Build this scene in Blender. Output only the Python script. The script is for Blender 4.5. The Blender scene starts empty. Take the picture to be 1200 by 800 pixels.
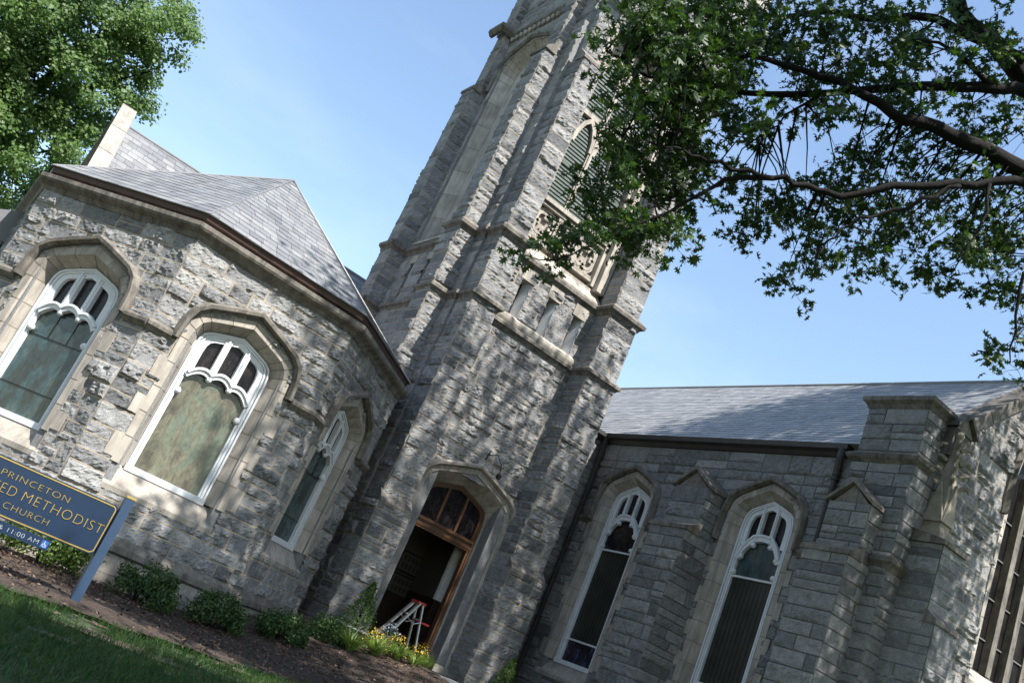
import bpy, math, random
import numpy as np
from math import radians as R, sin, cos, pi
rng = np.random.default_rng(7)
random.seed(7)
S = bpy.context.scene
COL = S.collection
# ------------------------------------------------------------------ camera
FPX, PITCH, ROLL, YAW = 1100.19, 0.3219009, 0.4162818, 0.5131984
_fw = np.array([sin(YAW)*cos(PITCH), cos(YAW)*cos(PITCH), sin(PITCH)])
_r0 = np.array([cos(YAW), -sin(YAW), 0.0]); _u0 = np.cross(_r0, _fw)
_r = _r0*cos(ROLL)+_u0*sin(ROLL); _u = -_r0*sin(ROLL)+_u0*cos(ROLL)
cam = bpy.data.cameras.new('camera'); camo = bpy.data.objects.new('camera', cam); COL.objects.link(camo)
cam.sensor_width = 36.0; cam.lens = FPX/1200*36.0; cam.clip_start = 0.05; cam.clip_end = 3000
from mathutils import Matrix, Vector
camo.matrix_world = Matrix(((_r[0], _u[0], -_fw[0], 0), (_r[1], _u[1], -_fw[1], 0), (_r[2], _u[2], -_fw[2], 0), (0, 0, 0, 1)))
S.camera = camo
# ------------------------------------------------------------------ sky and sun
SUN_EL, SUN_AZ = R(54), R(11)            # azimuth measured from -Y towards +X
w = bpy.data.worlds.new('World'); S.world = w; w.use_nodes = True
nt = w.node_tree; nt.nodes.clear()
wo = nt.nodes.new('ShaderNodeOutputWorld'); bg = nt.nodes.new('ShaderNodeBackground'); sk = nt.nodes.new('ShaderNodeTexSky')
sk.sky_type = 'NISHITA'; sk.sun_disc = False; sk.sun_elevation = SUN_EL; sk.sun_rotation = pi-SUN_AZ
sk.air_density = 1.3; sk.dust_density = 0.6; sk.ozone_density = 1.0; sk.altitude = 50
bg.inputs['Strength'].default_value = 0.127
tc = nt.nodes.new('ShaderNodeTexCoord'); mp_ = nt.nodes.new('ShaderNodeMapping'); mp_.inputs['Scale'].default_value = (1.2, 2.6, 4.0); mp_.inputs['Rotation'].default_value = (.3, .5, .6)
nz = nt.nodes.new('ShaderNodeTexNoise'); nz.inputs['Scale'].default_value = 2.1; nz.inputs['Detail'].default_value = 7; nz.inputs['Roughness'].default_value = .55
rz_ = nt.nodes.new('ShaderNodeMapRange'); rz_.inputs[1].default_value = .50; rz_.inputs[2].default_value = .85; rz_.inputs[3].default_value = 0; rz_.inputs[4].default_value = .08
mxw = nt.nodes.new('ShaderNodeMix'); mxw.data_type = 'RGBA'; mxw.inputs[7].default_value = (8.5, 8.6, 8.8, 1)
nt.links.new(tc.outputs['Generated'], mp_.inputs[0]); nt.links.new(mp_.outputs[0], nz.inputs['Vector']); nt.links.new(nz.outputs[0], rz_.inputs[0]); nt.links.new(rz_.outputs[0], mxw.inputs[0]); nt.links.new(sk.outputs[0], mxw.inputs[6])
nt.links.new(mxw.outputs[2], bg.inputs['Color']); nt.links.new(bg.outputs[0], wo.inputs[0])
sd = np.array([sin(SUN_AZ)*cos(SUN_EL), -cos(SUN_AZ)*cos(SUN_EL), sin(SUN_EL)])
sl = bpy.data.lights.new('sun', 'SUN'); sl.energy = 5.0; sl.angle = R(0.53); sl.color = (1.0, 0.97, 0.92)
so = bpy.data.objects.new('sun', sl); COL.objects.link(so); so.location = (0, 0, 60)
so.rotation_euler = Vector(tuple(-sd)).to_track_quat('-Z', 'Y').to_euler()
S.view_settings.view_transform = 'Standard'; S.view_settings.look = 'None'; S.view_settings.exposure = 1.08; S.view_settings.gamma = 1.0
S.view_settings.use_curve_mapping = False
# ------------------------------------------------------------------ geometry helpers
def ray(x, y):
    return (x-600)*_r-(y-400)*_u+FPX*_fw
def at_y(x, y, Y): d = ray(x, y); return d*Y/d[1]
def at_x(x, y, X): d = ray(x, y); return d*X/d[0]
def at_r(x, y, dist): d = ray(x, y); return d*dist/np.linalg.norm(d)
def project(P):
    P = np.asarray(P, float); z = np.maximum(P@_fw, 1e-3)
    return 600+FPX*(P@_r)/z, 400-FPX*(P@_u)/z, P@_fw
def in_frame(P, m=25):
    x, y, z = project(P)
    return (z > 0.1) & (x > -m) & (x < 1200+m) & (y > -m) & (y < 800+m)
Zv = np.array([0, 0, 1.0])
class Frame:
    def __init__(s, o, u):
        s.o = np.array(o, float); s.u = np.array(u, float); s.u /= np.linalg.norm(s.u); s.n = np.cross(s.u, Zv)
    def p(s, a, z, d):
        a = np.asarray(a, float); z = np.asarray(z, float); d = np.asarray(d, float)
        a, z, d = np.broadcast_arrays(a, z, d)
        return s.o+a[..., None]*s.u+z[..., None]*Zv+d[..., None]*s.n
ORG = {}
class MB:
    def __init__(s): s.v = []; s.f = []; s.m = []; s.t = []; s.n = 0
    def add(s, verts, faces, mat=0, tone=0.5):
        verts = np.asarray(verts, float).reshape(-1, 3); n = len(verts)
        s.v.append(verts); s.t.append(np.full(n, tone) if np.isscalar(tone) else np.asarray(tone, float))
        s.f.extend([tuple(int(i)+s.n for i in f) for f in faces])
        s.m.extend([mat]*len(faces) if np.isscalar(mat) else list(mat)); s.n += n
    def build(s, name, mats, parent=None, loc=(0, 0, 0), smooth=False, sharp=None):
        if not isinstance(mats, (list, tuple)): mats = [mats]
        org = ORG[parent.name] if parent is not None else np.array(loc, float)
        V = np.concatenate(s.v)-org
        me = bpy.data.meshes.new(name)
        tot = np.array([len(f) for f in s.f], np.int32); idx = np.fromiter((i for f in s.f for i in f), np.int32)
        me.vertices.add(len(V)); me.vertices.foreach_set('co', V.astype(np.float32).ravel())
        me.loops.add(len(idx)); me.loops.foreach_set('vertex_index', idx)
        me.polygons.add(len(tot)); st = np.concatenate([[0], np.cumsum(tot)[:-1]]).astype(np.int32)
        me.polygons.foreach_set('loop_start', st); me.polygons.foreach_set('loop_total', tot)
        me.polygons.foreach_set('material_index', np.array(s.m, np.int32))
        me.polygons.foreach_set('use_smooth', np.full(len(tot), bool(smooth)))
        at = me.attributes.new('tone', 'FLOAT', 'POINT'); at.data.foreach_set('value', np.concatenate(s.t).astype(np.float32))
        for m in mats: me.materials.append(m)
        me.update(calc_edges=True)
        o = bpy.data.objects.new(name, me); COL.objects.link(o)
        if parent is not None: o.parent = parent
        else: o.location = tuple(org)
        ORG[o.name] = org
        return o
def tag(o, label=None, cat=None, group=None, kind=None):
    if label: o['label'] = label
    if cat: o['category'] = cat
    if group: o['group'] = group
    if kind: o['kind'] = kind
    return o
def thing(name, loc, label, cat, group=None):
    o = bpy.data.objects.new(name, None); COL.objects.link(o); o.location = tuple(loc); ORG[o.name] = np.array(loc, float)
    o.empty_display_size = 0.2
    return tag(o, label, cat, group)
CUBE = [(0, 3, 2, 1), (4, 5, 6, 7), (0, 1, 5, 4), (1, 2, 6, 5), (2, 3, 7, 6), (3, 0, 4, 7)]
def box(mb, x0, x1, y0, y1, z0, z1, mat=0, tone=0.5):
    mb.add([(x0, y0, z0), (x1, y0, z0), (x1, y1, z0), (x0, y1, z0), (x0, y0, z1), (x1, y0, z1), (x1, y1, z1), (x0, y1, z1)], CUBE, mat, tone)
def fbox(mb, F, a0, a1, z0, z1, d0, d1, mat=0, tone=0.5):
    # d1 = outer face
    P = [F.p(a0, z0, d1), F.p(a1, z0, d1), F.p(a1, z0, d0), F.p(a0, z0, d0), F.p(a0, z1, d1), F.p(a1, z1, d1), F.p(a1, z1, d0), F.p(a0, z1, d0)]
    mb.add(P, CUBE, mat, tone)
def extrude(mb, F, a0, a1, prof, mat=0, tone=0.5):
    # prof: closed (d, z) polygon, extruded along a
    n = len(prof)
    P = [F.p(a0, z, d) for d, z in prof]+[F.p(a1, z, d) for d, z in prof]
    fs = [(i, (i+1) % n, n+(i+1) % n, n+i) for i in range(n)]+[tuple(range(n))[::-1], tuple(range(n, 2*n))]
    mb.add(P, fs, mat, tone)
def plate(mb, F, poly, d0, d1, mat=0, tone=0.5):
    # polygon (a,z) extruded along depth
    n = len(poly)
    P = [F.p(a, z, d1) for a, z in poly]+[F.p(a, z, d0) for a, z in poly]
    fs = [tuple(range(n)), tuple(range(n, 2*n))[::-1]]+[(i, n+i, n+(i+1) % n, (i+1) % n) for i in range(n)]
    mb.add(P, fs, mat, tone)
def sweep(mb, F, path, prof, mat=0, closed=False, tone=0.5):
    # path (a,z) in the wall plane; prof list of (off, d): off = to the left of the direction of travel
    path = np.array(path, float); n = len(path)
    if closed: dirs = np.roll(path, -1, 0)-path
    else: dirs = np.diff(path, axis=0); dirs = np.vstack([dirs, dirs[-1]])
    dirs /= np.linalg.norm(dirs, axis=1)[:, None]
    prev = np.roll(dirs, 1, 0)
    if not closed: prev[0] = dirs[0]
    nl = np.stack([-dirs[:, 1], dirs[:, 0]], 1); npv = np.stack([-prev[:, 1], prev[:, 0]], 1)
    m = nl+npv; m /= np.linalg.norm(m, axis=1)[:, None]; m /= np.maximum((m*nl).sum(1), 0.35)[:, None]
    k = len(prof); P = []
    for i in range(n):
        for off, d in prof: q = path[i]+m[i]*off; P.append(F.p(q[0], q[1], d))
    fs = []
    for i in range(n if closed else n-1):
        j = (i+1) % n
        for a in range(k):
            b = (a+1) % k; fs.append((i*k+a, j*k+a, j*k+b, i*k+b))
    if not closed: fs += [tuple(range(k)), tuple(range((n-1)*k, n*k))[::-1]]
    mb.add(P, fs, mat, tone)
def sweep_plan(mb, path, prof, mat=0, tone=0.5, closed=False):
    # path (x,y) left-to-right seen from outside (outside lies to the right of travel); prof (out, z)
    path = np.array(path, float); n = len(path)
    if closed: dirs = np.roll(path, -1, 0)-path
    else: dirs = np.diff(path, axis=0); dirs = np.vstack([dirs, dirs[-1]])
    dirs /= np.linalg.norm(dirs, axis=1)[:, None]
    prev = np.roll(dirs, 1, 0)
    if not closed: prev[0] = dirs[0]
    nr = np.stack([dirs[:, 1], -dirs[:, 0]], 1); npv = np.stack([prev[:, 1], -prev[:, 0]], 1)
    m = nr+npv; m /= np.linalg.norm(m, axis=1)[:, None]; m /= np.maximum((m*nr).sum(1), 0.35)[:, None]
    k = len(prof); P = []
    for i in range(n):
        for off, z in prof: q = path[i]+m[i]*off; P.append((q[0], q[1], z))
    fs = []
    for i in range(n if closed else n-1):
        j = (i+1) % n
        for a in range(k):
            b = (a+1) % k; fs.append((i*k+a, j*k+a, j*k+b, i*k+b))
    if not closed: fs += [tuple(range(k)), tuple(range((n-1)*k, n*k))[::-1]]
    mb.add(P, fs, mat, tone)
def tube(mb, pts, rads, seg=6, mat=0, tone=0.5, cap=True):
    pts = np.array(pts, float); n = len(pts)
    if np.isscalar(rads): rads = [rads]*n
    t = np.gradient(pts, axis=0); t /= np.maximum(np.linalg.norm(t, axis=1), 1e-9)[:, None]
    ref = np.array([0.3, 0.2, 0.93]) if abs(t[0][2]) < 0.9 else np.array([1.0, 0.1, 0])
    P = []
    a = np.arange(seg)*2*pi/seg
    for i in range(n):
        x = np.cross(t[i], ref); x /= np.linalg.norm(x); y = np.cross(t[i], x)
        P.append(pts[i]+rads[i]*(np.cos(a)[:, None]*x+np.sin(a)[:, None]*y))
    fs = [(i*seg+j, i*seg+(j+1) % seg, (i+1)*seg+(j+1) % seg, (i+1)*seg+j) for i in range(n-1) for j in range(seg)]
    if cap: fs += [tuple(range(seg))[::-1], tuple(range((n-1)*seg, n*seg))]
    mb.add(np.concatenate(P), fs, mat, tone)
def bar(mb, p, q, wa, wb, ref=(0, 1, 0), mat=0, tone=0.5):
    p = np.array(p, float); q = np.array(q, float); t = q-p; t /= np.linalg.norm(t)
    x = np.cross(t, ref); x /= np.linalg.norm(x); y = np.cross(t, x)
    c = [(-1, -1), (1, -1), (1, 1), (-1, 1)]
    mb.add([p+x*wa/2*i+y*wb/2*j for i, j in c]+[q+x*wa/2*i+y*wb/2*j for i, j in c], CUBE, mat, tone)
def lathe(mb, c, prof, seg=24, mat=0, tone=0.5):
    a = np.arange(seg)*2*pi/seg; P = []
    for r, z in prof: P += [(c[0]+r*cos(t), c[1]+r*sin(t), c[2]+z) for t in a]
    n = len(prof)
    fs = [(i*seg+j, i*seg+(j+1) % seg, (i+1)*seg+(j+1) % seg, (i+1)*seg+j) for i in range(n-1) for j in range(seg)]
    mb.add(P, fs, mat, tone)
def blob(mb, c, r, mat=0, seg=8, tone=0.5):
    r = np.broadcast_to(np.array(r, float), (3,))
    P = []; fs = []; n = seg
    for i in range(n+1):
        th = pi*i/n
        for j in range(n): ph = 2*pi*j/n; P.append((c[0]+r[0]*sin(th)*cos(ph), c[1]+r[1]*sin(th)*sin(ph), c[2]+r[2]*cos(th)))
    for i in range(n):
        for j in range(n): fs.append((i*n+j, (i+1)*n+j, (i+1)*n+(j+1) % n, i*n+(j+1) % n))
    mb.add(P, fs, mat, tone)
# noise table
def fbm_table(n=512, beta=1.25, seed=3):
    r = np.random.default_rng(seed); f = np.fft.fftfreq(n)
    k = np.sqrt(f[:, None]**2+f[None, :]**2); k[0, 0] = 1
    sp = (r.normal(size=(n, n))+1j*r.normal(size=(n, n)))/k**beta; sp[k < 3/n] = 0
    a = np.real(np.fft.ifft2(sp)); return (a-a.mean())/a.std()
NT = fbm_table()
# ------------------------------------------------------------------ stone facing: real rock-faced ashlar
def stone_face(mb, F, a0, a1, z0, z1, amp=0.05, grid=0.04, keep=None, rows=(0.17, 0.33), lens=(0.28, 0.8), mort=0.011, corner=(True, True), ztop=None, lift=0.012, mh=0.015):
    z = z0
    while z < z1-1e-6:
        h = rng.uniform(*rows)
        if z1-(z+h) < rows[0]*0.8: h = z1-z
        a = a0-(0 if corner[0] else rng.uniform(0, .4)); first = True
        while a < a1-1e-6:
            L = rng.uniform(*lens)*(0.7+0.6*(h/rows[1]))
            if a1-(a+L) < 0.2: L = a1-a
            subs = [(z, z+h)]
            if h > 0.25 and rng.random() < 0.28:
                k = z+h*rng.uniform(.4, .6); subs = [(z, k), (k, z+h)]
            for (s0, s1) in subs:
                ca0, ca1 = max(a, a0), min(a+L, a1)
                if ca1-ca0 < 0.03: continue
                _stone(mb, F, ca0, ca1, s0, s1, amp, grid, keep, mort, abs(ca0-a0) < 1e-6 and corner[0], abs(ca1-a1) < 1e-6 and corner[1], lift, mh)
            a += L; first = False
        z += h
def _stone(mb, F, a0, a1, z0, z1, amp, grid, keep, mort, cl, cr, lift, mh=.015):
    na = max(2, int(round((a1-a0)/grid))); nz = max(2, int(round((z1-z0)/grid)))
    A = np.linspace(a0 if cl else a0+mort, a1 if cr else a1-mort, na+1)
    Z = np.linspace(z0+mort, z1-mort, nz+1)
    ja, jz = (A[-1]-A[0])/na*.3, (Z[1]-Z[0])*.3
    if cl and na > 2: A = np.insert(A, 1, A[0]+.013)
    if cr and na > 2: A = np.insert(A, -1, A[-1]-.013)
    AA, ZZ = np.meshgrid(A, Z)
    J = rng.uniform(-1, 1, AA.shape+(2,)); inn = np.zeros(AA.shape, bool); inn[1:-1, 1:-1] = True; jm = inn.copy()
    if cl: jm[:, 1] = False
    if cr: jm[:, -2] = False
    AA = AA+np.where(jm, J[..., 0]*ja, 0); ZZ = ZZ+np.where(inn, J[..., 1]*jz, 0)
    dl = (AA-A[0])*(2.0 if cl else 1); dr = (A[-1]-AA)*(2.0 if cr else 1); dz = np.minimum(ZZ-Z[0], Z[-1]-ZZ)
    e = np.minimum(np.minimum(dl, dr), dz)
    prof = np.clip(e/0.028, 0, 1)**0.6
    ox, oy = rng.integers(0, 512, 2)
    N = NT[((ZZ*55).astype(int)+oy) % 512, ((AA*55).astype(int)+ox) % 512]
    pl = np.full(AA.shape, 9.0)
    ca, cz = (a0+a1)/2, (z0+z1)/2
    for _ in range(4):
        g = rng.normal(0, .5, 2); pl = np.minimum(pl, rng.uniform(.5, 1.3)+(g[0]*(AA-ca)/.3+g[1]*(ZZ-cz)/.2))
    pl = np.clip(pl, 0.0, 1.6)
    am = amp*rng.uniform(.55, 1.25)
    H = prof*np.clip(am*(0.34*pl+0.30*N+0.14+.30*np.clip(N-.7, 0, 2)-.38*np.clip(-N-.7, 0, 2)), -.006, 1.5*amp)+lift+np.where(inn, 0, rng.uniform(-.002, .004, AA.shape))
    # ring vertices at mortar level
    P = F.p(AA, ZZ, H); n1, n2 = AA.shape
    idx = np.arange(n1*n2).reshape(n1, n2)
    Q = np.stack([idx[:-1, :-1], idx[:-1, 1:], idx[1:, 1:], idx[1:, :-1]], -1).reshape(-1, 4)
    if keep is not None:
        ac = AA.ravel()[Q].mean(1); zc = ZZ.ravel()[Q].mean(1); k = keep(ac, zc); Q = Q[k]
    if len(Q): mb.add(P, Q.tolist(), 0, rng.beta(2.4, 2.4))
    # mortar strips and edges
    ring_o = []; ring_i = []
    bd = [(0, j) for j in range(n2)]+[(i, n2-1) for i in range(1, n1)]+[(n1-1, j) for j in range(n2-2, -1, -1)]+[(i, 0) for i in range(n1-2, 0, -1)]
    ai = np.array([AA[b] for b in bd]); zi = np.array([ZZ[b] for b in bd])
    ao = np.where(ai <= A[0]+1e-9, a0, np.where(ai >= A[-1]-1e-9, a1, ai)); zo = np.where(zi <= Z[0]+1e-9, z0, np.where(zi >= Z[-1]-1e-9, z1, zi))
    m = len(bd)
    hi_ = np.array([H[b] for b in bd])
    VV = np.concatenate([F.p(ao, zo, np.where((ao <= a0+1e-9) & cl | (ao >= a1-1e-9) & cr, 0.0, mh)), F.p(ai, zi, mh-.003), F.p(ai, zi, hi_)])
    fs = []; ms = []
    for i in range(m):
        j = (i+1) % m
        if keep is not None and not keep(np.array([(ai[i]+ai[j])/2]), np.array([(zi[i]+zi[j])/2]))[0]: continue
        fs.append((i, j, m+j, m+i)); ms.append(1)
        fs.append((m+i, m+j, 2*m+j, 2*m+i)); ms.append(0)
    if fs: mb.add(VV, fs, ms, 0.4)
def stone_box(mb, x0, x1, y0, y1, z0, z1, faces='FLR', amp=0.045, grid=0.045, **kw):
    if 'F' in faces: stone_face(mb, Frame((x0, y0, 0), (1, 0, 0)), 0, x1-x0, z0, z1, amp*(.55 if kw.get('mh', 1) < .01 else 1), grid, **kw)
    if 'L' in faces: stone_face(mb, Frame((x0, y1, 0), (0, -1, 0)), 0, y1-y0, z0, z1, amp, grid, **kw)
    if 'R' in faces: stone_face(mb, Frame((x1, y0, 0), (0, 1, 0)), 0, y1-y0, z0, z1, amp, grid*1.6, **kw)
    e = .004
    box(mb, x0+e, x1-e, y0+e, y1-e, z0, z1-.002, 0, .45)
# ------------------------------------------------------------------ materials
def new_mat(name):
    m = bpy.data.materials.new(name); m.use_nodes = True; t = m.node_tree; t.nodes.clear()
    o = t.nodes.new('ShaderNodeOutputMaterial'); b = t.nodes.new('ShaderNodeBsdfPrincipled'); t.links.new(b.outputs[0], o.inputs[0])
    return m, t, b, o
def nd(t, ty, **kw):
    n = t.nodes.new(ty)
    for k, v in kw.items(): setattr(n, k, v)
    return n
def ramp(t, stops):
    r = nd(t, 'ShaderNodeValToRGB'); e = r.color_ramp.elements
    while len(e) < len(stops): e.new(0.5)
    for i, (p, c) in enumerate(stops): e[i].position = p; e[i].color = (*c, 1)
    return r
def noise(t, scale, detail=4, rough=.6, vec=None, w=None):
    n = nd(t, 'ShaderNodeTexNoise'); n.inputs['Scale'].default_value = scale; n.inputs['Detail'].default_value = detail; n.inputs['Roughness'].default_value = rough
    if vec is not None: t.links.new(vec, n.inputs['Vector'])
    return n
def pos(t): return nd(t, 'ShaderNodeNewGeometry').outputs['Position']
def mix(t, kind, fac, a, b):
    m = nd(t, 'ShaderNodeMix', data_type='RGBA', blend_type=kind)
    if hasattr(fac, 'links') or hasattr(fac, 'is_linked'): t.links.new(fac, m.inputs['Factor'])
    else: m.inputs['Factor'].default_value = fac
    for s, v in ((m.inputs[6], a), (m.inputs[7], b)):
        if hasattr(v, 'is_linked'): t.links.new(v, s)
        else: s.default_value = (*v, 1)
    return m.outputs[2]
def bump(t, b, h, strength=.4, dist=.01):
    n = nd(t, 'ShaderNodeBump'); n.inputs['Strength'].default_value = strength; n.inputs['Distance'].default_value = dist
    t.links.new(h, n.inputs['Height']); t.links.new(n.outputs[0], b.inputs['Normal'])
def toned(name, stops, rough=.8, sp=(60, .5), blotch=(3, .3), bmp=(40, .35, .01), spec=.3, streak=0):
    m, t, b, o = new_mat(name); p = pos(t)
    at = nd(t, 'ShaderNodeAttribute', attribute_name='tone')
    c = ramp(t, stops); t.links.new(at.outputs['Fac'], c.inputs[0]); col = c.outputs[0]
    if sp:
        n = noise(t, sp[0], 3, .75, p); r = ramp(t, [(.3, (1-sp[1],)*3), (.72, (1+sp[1]*.45,)*3)]); t.links.new(n.outputs[0], r.inputs[0]); col = mix(t, 'MULTIPLY', 1.0, col, r.outputs[0])
    if blotch:
        n = noise(t, blotch[0], 5, .6, p); r = ramp(t, [(.3, (1-blotch[1],)*3), (.7, (1+blotch[1]*.4,)*3)]); t.links.new(n.outputs[0], r.inputs[0]); col = mix(t, 'MULTIPLY', 1.0, col, r.outputs[0])
    if streak:
        mp = nd(t, 'ShaderNodeMapping'); mp.inputs['Scale'].default_value = (5, 5, .7); t.links.new(p, mp.inputs[0])
        n = noise(t, 2.2, 6, .65, mp.outputs[0]); r = ramp(t, [(.36, (1-streak, 1-streak, 1-streak*.95)), (.58, (1, 1, 1))]); t.links.new(n.outputs[0], r.inputs[0]); col = mix(t, 'MULTIPLY', 1.0, col, r.outputs[0])
    t.links.new(col, b.inputs['Base Color']); b.inputs['Roughness'].default_value = rough; b.inputs['Specular IOR Level'].default_value = spec
    if bmp: n = noise(t, bmp[0], 6, .7, p); bump(t, b, n.outputs[0], bmp[1], bmp[2])
    return m
M_STONE = toned('granite', [(.05, (.15, .152, .154)), (.4, (.255, .255, .254)), (.7, (.32, .318, .313)), (.97, (.40, .393, .38))], .85, (85, .60), (6, .25), (60, .8, .012))
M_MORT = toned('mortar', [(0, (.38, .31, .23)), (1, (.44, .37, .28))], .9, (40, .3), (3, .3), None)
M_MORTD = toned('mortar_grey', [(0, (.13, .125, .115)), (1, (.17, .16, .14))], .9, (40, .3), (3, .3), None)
M_CREAM = toned('limestone', [(0, (.37, .33, .28)), (.5, (.43, .385, .325)), (1, (.49, .44, .375))], .8, (90, .18), (2.2, .30), (60, .25, .006), streak=.30)
M_CAP = toned('weathered_shaded_limestone', [(0, (.165, .148, .125)), (1, (.285, .255, .215))], .85, (50, .3), (4, .45), (45, .4, .01), streak=.45)
M_CAPM = toned('aged_limestone', [(0, (.30, .26, .205)), (1, (.42, .365, .29))], .85, (60, .25), (4, .4), (50, .3, .008))
M_JOINT = toned('joint', [(0, (.20, .16, .12)), (1, (.20, .16, .12))], .9, None, None, None)
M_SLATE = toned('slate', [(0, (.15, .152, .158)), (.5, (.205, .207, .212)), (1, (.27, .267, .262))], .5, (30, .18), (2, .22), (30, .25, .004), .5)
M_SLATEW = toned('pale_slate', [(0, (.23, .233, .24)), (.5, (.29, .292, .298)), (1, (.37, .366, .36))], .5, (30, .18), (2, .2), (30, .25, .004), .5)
M_WHITE = toned('white_paint', [(0, (.64, .66, .68)), (1, (.70, .71, .72))], .45, (20, .05), (3, .1), (60, .06, .003), .4)
M_GUT = toned('brown_gutter', [(0, (.055, .03, .026)), (1, (.075, .042, .035))], .5, None, (4, .3), None, .4)
M_GUTD = toned('dark_gutter', [(0, (.035, .031, .029)), (1, (.05, .044, .04))], .5, None, (4, .3), None, .4)
def wood(name, c0, c1, rough=.42):
    m, t, b, o = new_mat(name); p = pos(t)
    mp = nd(t, 'ShaderNodeMapping'); mp.inputs['Scale'].default_value = (14, 14, 1.2); t.links.new(p, mp.inputs[0])
    n = noise(t, 3, 5, .6, mp.outputs[0]); r = ramp(t, [(.3, c0), (.7, c1)]); t.links.new(n.outputs[0], r.inputs[0])
    t.links.new(r.outputs[0], b.inputs['Base Color']); b.inputs['Roughness'].default_value = rough; bump(t, b, n.outputs[0], .15, .004)
    return m
M_WOOD = wood('varnished_oak', (.06, .028, .015), (.125, .06, .030))
M_DARKWOOD = wood('dark_panelling', (.02, .011, .007), (.04, .022, .013), .5)
def flat(name, c, rough=.5, metal=0.0, spec=.5):
    m, t, b, o = new_mat(name); p = pos(t)
    n = noise(t, 9, 4, .6, p); r = ramp(t, [(.25, tuple(x*.85 for x in c)), (.75, tuple(min(1, x*1.08) for x in c))]); t.links.new(n.outputs[0], r.inputs[0])
    t.links.new(r.outputs[0], b.inputs['Base Color']); b.inputs['Roughness'].default_value = rough; b.inputs['Metallic'].default_value = metal; b.inputs['Specular IOR Level'].default_value = spec
    return m
M_BLUE = flat('navy_sign_paint', (.006, .021, .054), .30)
M_POST = flat('slate_blue_post', (.022, .048, .095), .45)
M_GOLD = flat('gold_leaf', (.62, .43, .13), .35, .75)
M_WHT = flat('white_lettering', (.45, .48, .52), .5)
M_ICON = flat('access_blue', (.02, .09, .30), .4)
M_ALU = flat('aluminium', (.62, .63, .64), .35, .85)
M_RED = flat('red_plastic', (.36, .03, .03), .45)
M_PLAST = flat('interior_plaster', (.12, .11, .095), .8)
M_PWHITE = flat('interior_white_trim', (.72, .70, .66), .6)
M_PLASTD = flat('dim_print', (.045, .04, .035), .7)
M_PAPER = flat('picture_mount', (.10, .092, .08), .7)
M_BLACK = flat('black_frame', (.012, .011, .01), .4)
M_POT = toned('cast_stone', [(0, (.30, .28, .25)), (1, (.36, .34, .30))], .85, (40, .3), (5, .3), (40, .3, .006))
M_GREYP = flat('grey_painted_bar', (.16, .16, .155), .5)
M_IRON = flat('black_iron', (.015, .015, .016), .5, .3)
M_CONC = toned('concrete_walk', [(0, (.42, .40, .37)), (1, (.48, .46, .42))], .9, (60, .25), (2, .25), (60, .3, .005))
M_LOUV = toned('copper_green_louvre', [(0, (.075, .097, .085)), (1, (.10, .125, .11))], .7, (30, .2), (3, .3), None)
M_BARK = toned('bark', [(0, (.009, .008, .0075)), (1, (.019, .016, .014))], .95, (25, .4), (4, .3), (18, .9, .03))
def glass_mat(name, stops, scale, lead, rough=.12, dist=.5, spec=.6, panes=None):
    m, t, b, o = new_mat(name); p = pos(t)
    mp = nd(t, 'ShaderNodeMapping'); mp.inputs['Scale'].default_value = (1.5, 1.5, .7); t.links.new(p, mp.inputs[0]); p = mp.outputs[0]
    n0 = noise(t, 1.6, 3, .6, p)
    sc = nd(t, 'ShaderNodeVectorMath', operation='SCALE'); sc.inputs['Scale'].default_value = dist; t.links.new(n0.outputs['Color'], sc.inputs[0])
    ad = nd(t, 'ShaderNodeVectorMath', operation='ADD'); t.links.new(p, ad.inputs[0]); t.links.new(sc.outputs[0], ad.inputs[1])
    n = noise(t, scale, 4, .62, ad.outputs[0]); r = ramp(t, stops); t.links.new(n.outputs[0], r.inputs[0]); col = r.outputs[0]
    nf = noise(t, 13, 5, .7, ad.outputs[0]); rf = ramp(t, [(.3, (.55,)*3), (.7, (1.4,)*3)]); t.links.new(nf.outputs[0], rf.inputs[0]); col = mix(t, 'MULTIPLY', 1.0, col, rf.outputs[0])
    v = nd(t, 'ShaderNodeTexVoronoi', feature='DISTANCE_TO_EDGE'); v.inputs['Scale'].default_value = scale*2.2; t.links.new(ad.outputs[0], v.inputs['Vector'])
    lr = ramp(t, [(0.0, (lead,)*3), (.06, (1, 1, 1))]); t.links.new(v.outputs['Distance'], lr.inputs[0]); col = mix(t, 'MULTIPLY', 1.0, col, lr.outputs[0])
    t.links.new(col, b.inputs['Base Color']); b.inputs['Roughness'].default_value = rough; b.inputs['Specular IOR Level'].default_value = spec
    n3 = noise(t, 3.5, 3, .5, p); bump(t, b, n3.outputs[0], .14, .03)
    return m
M_GL_OLIVE = glass_mat('stained_glass_olive_sheen', [(.32, (.04, .034, .028)), (.42, (.085, .078, .056)), (.50, (.135, .128, .088)), (.60, (.105, .13, .095)), (.72, (.175, .175, .13))], 2.0, .93, .25)  # pale tones paint in the reflection off sunlit outer glazing
M_GL_TEAL = glass_mat('stained_glass_teal', [(.28, (.018, .022, .028)), (.42, (.03, .042, .04)), (.52, (.035, .075, .085)), (.6, (.07, .085, .075)), (.68, (.03, .06, .045)), (.8, (.10, .14, .145))], 2.2, .85, .2)
M_GL_DARK = glass_mat('leaded_glass_dark', [(.3, (.006, .006, .008)), (.5, (.012, .010, .012)), (.62, (.030, .022, .020)), (.75, (.012, .014, .024))], 6.0, .6, .22, spec=.3)
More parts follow.
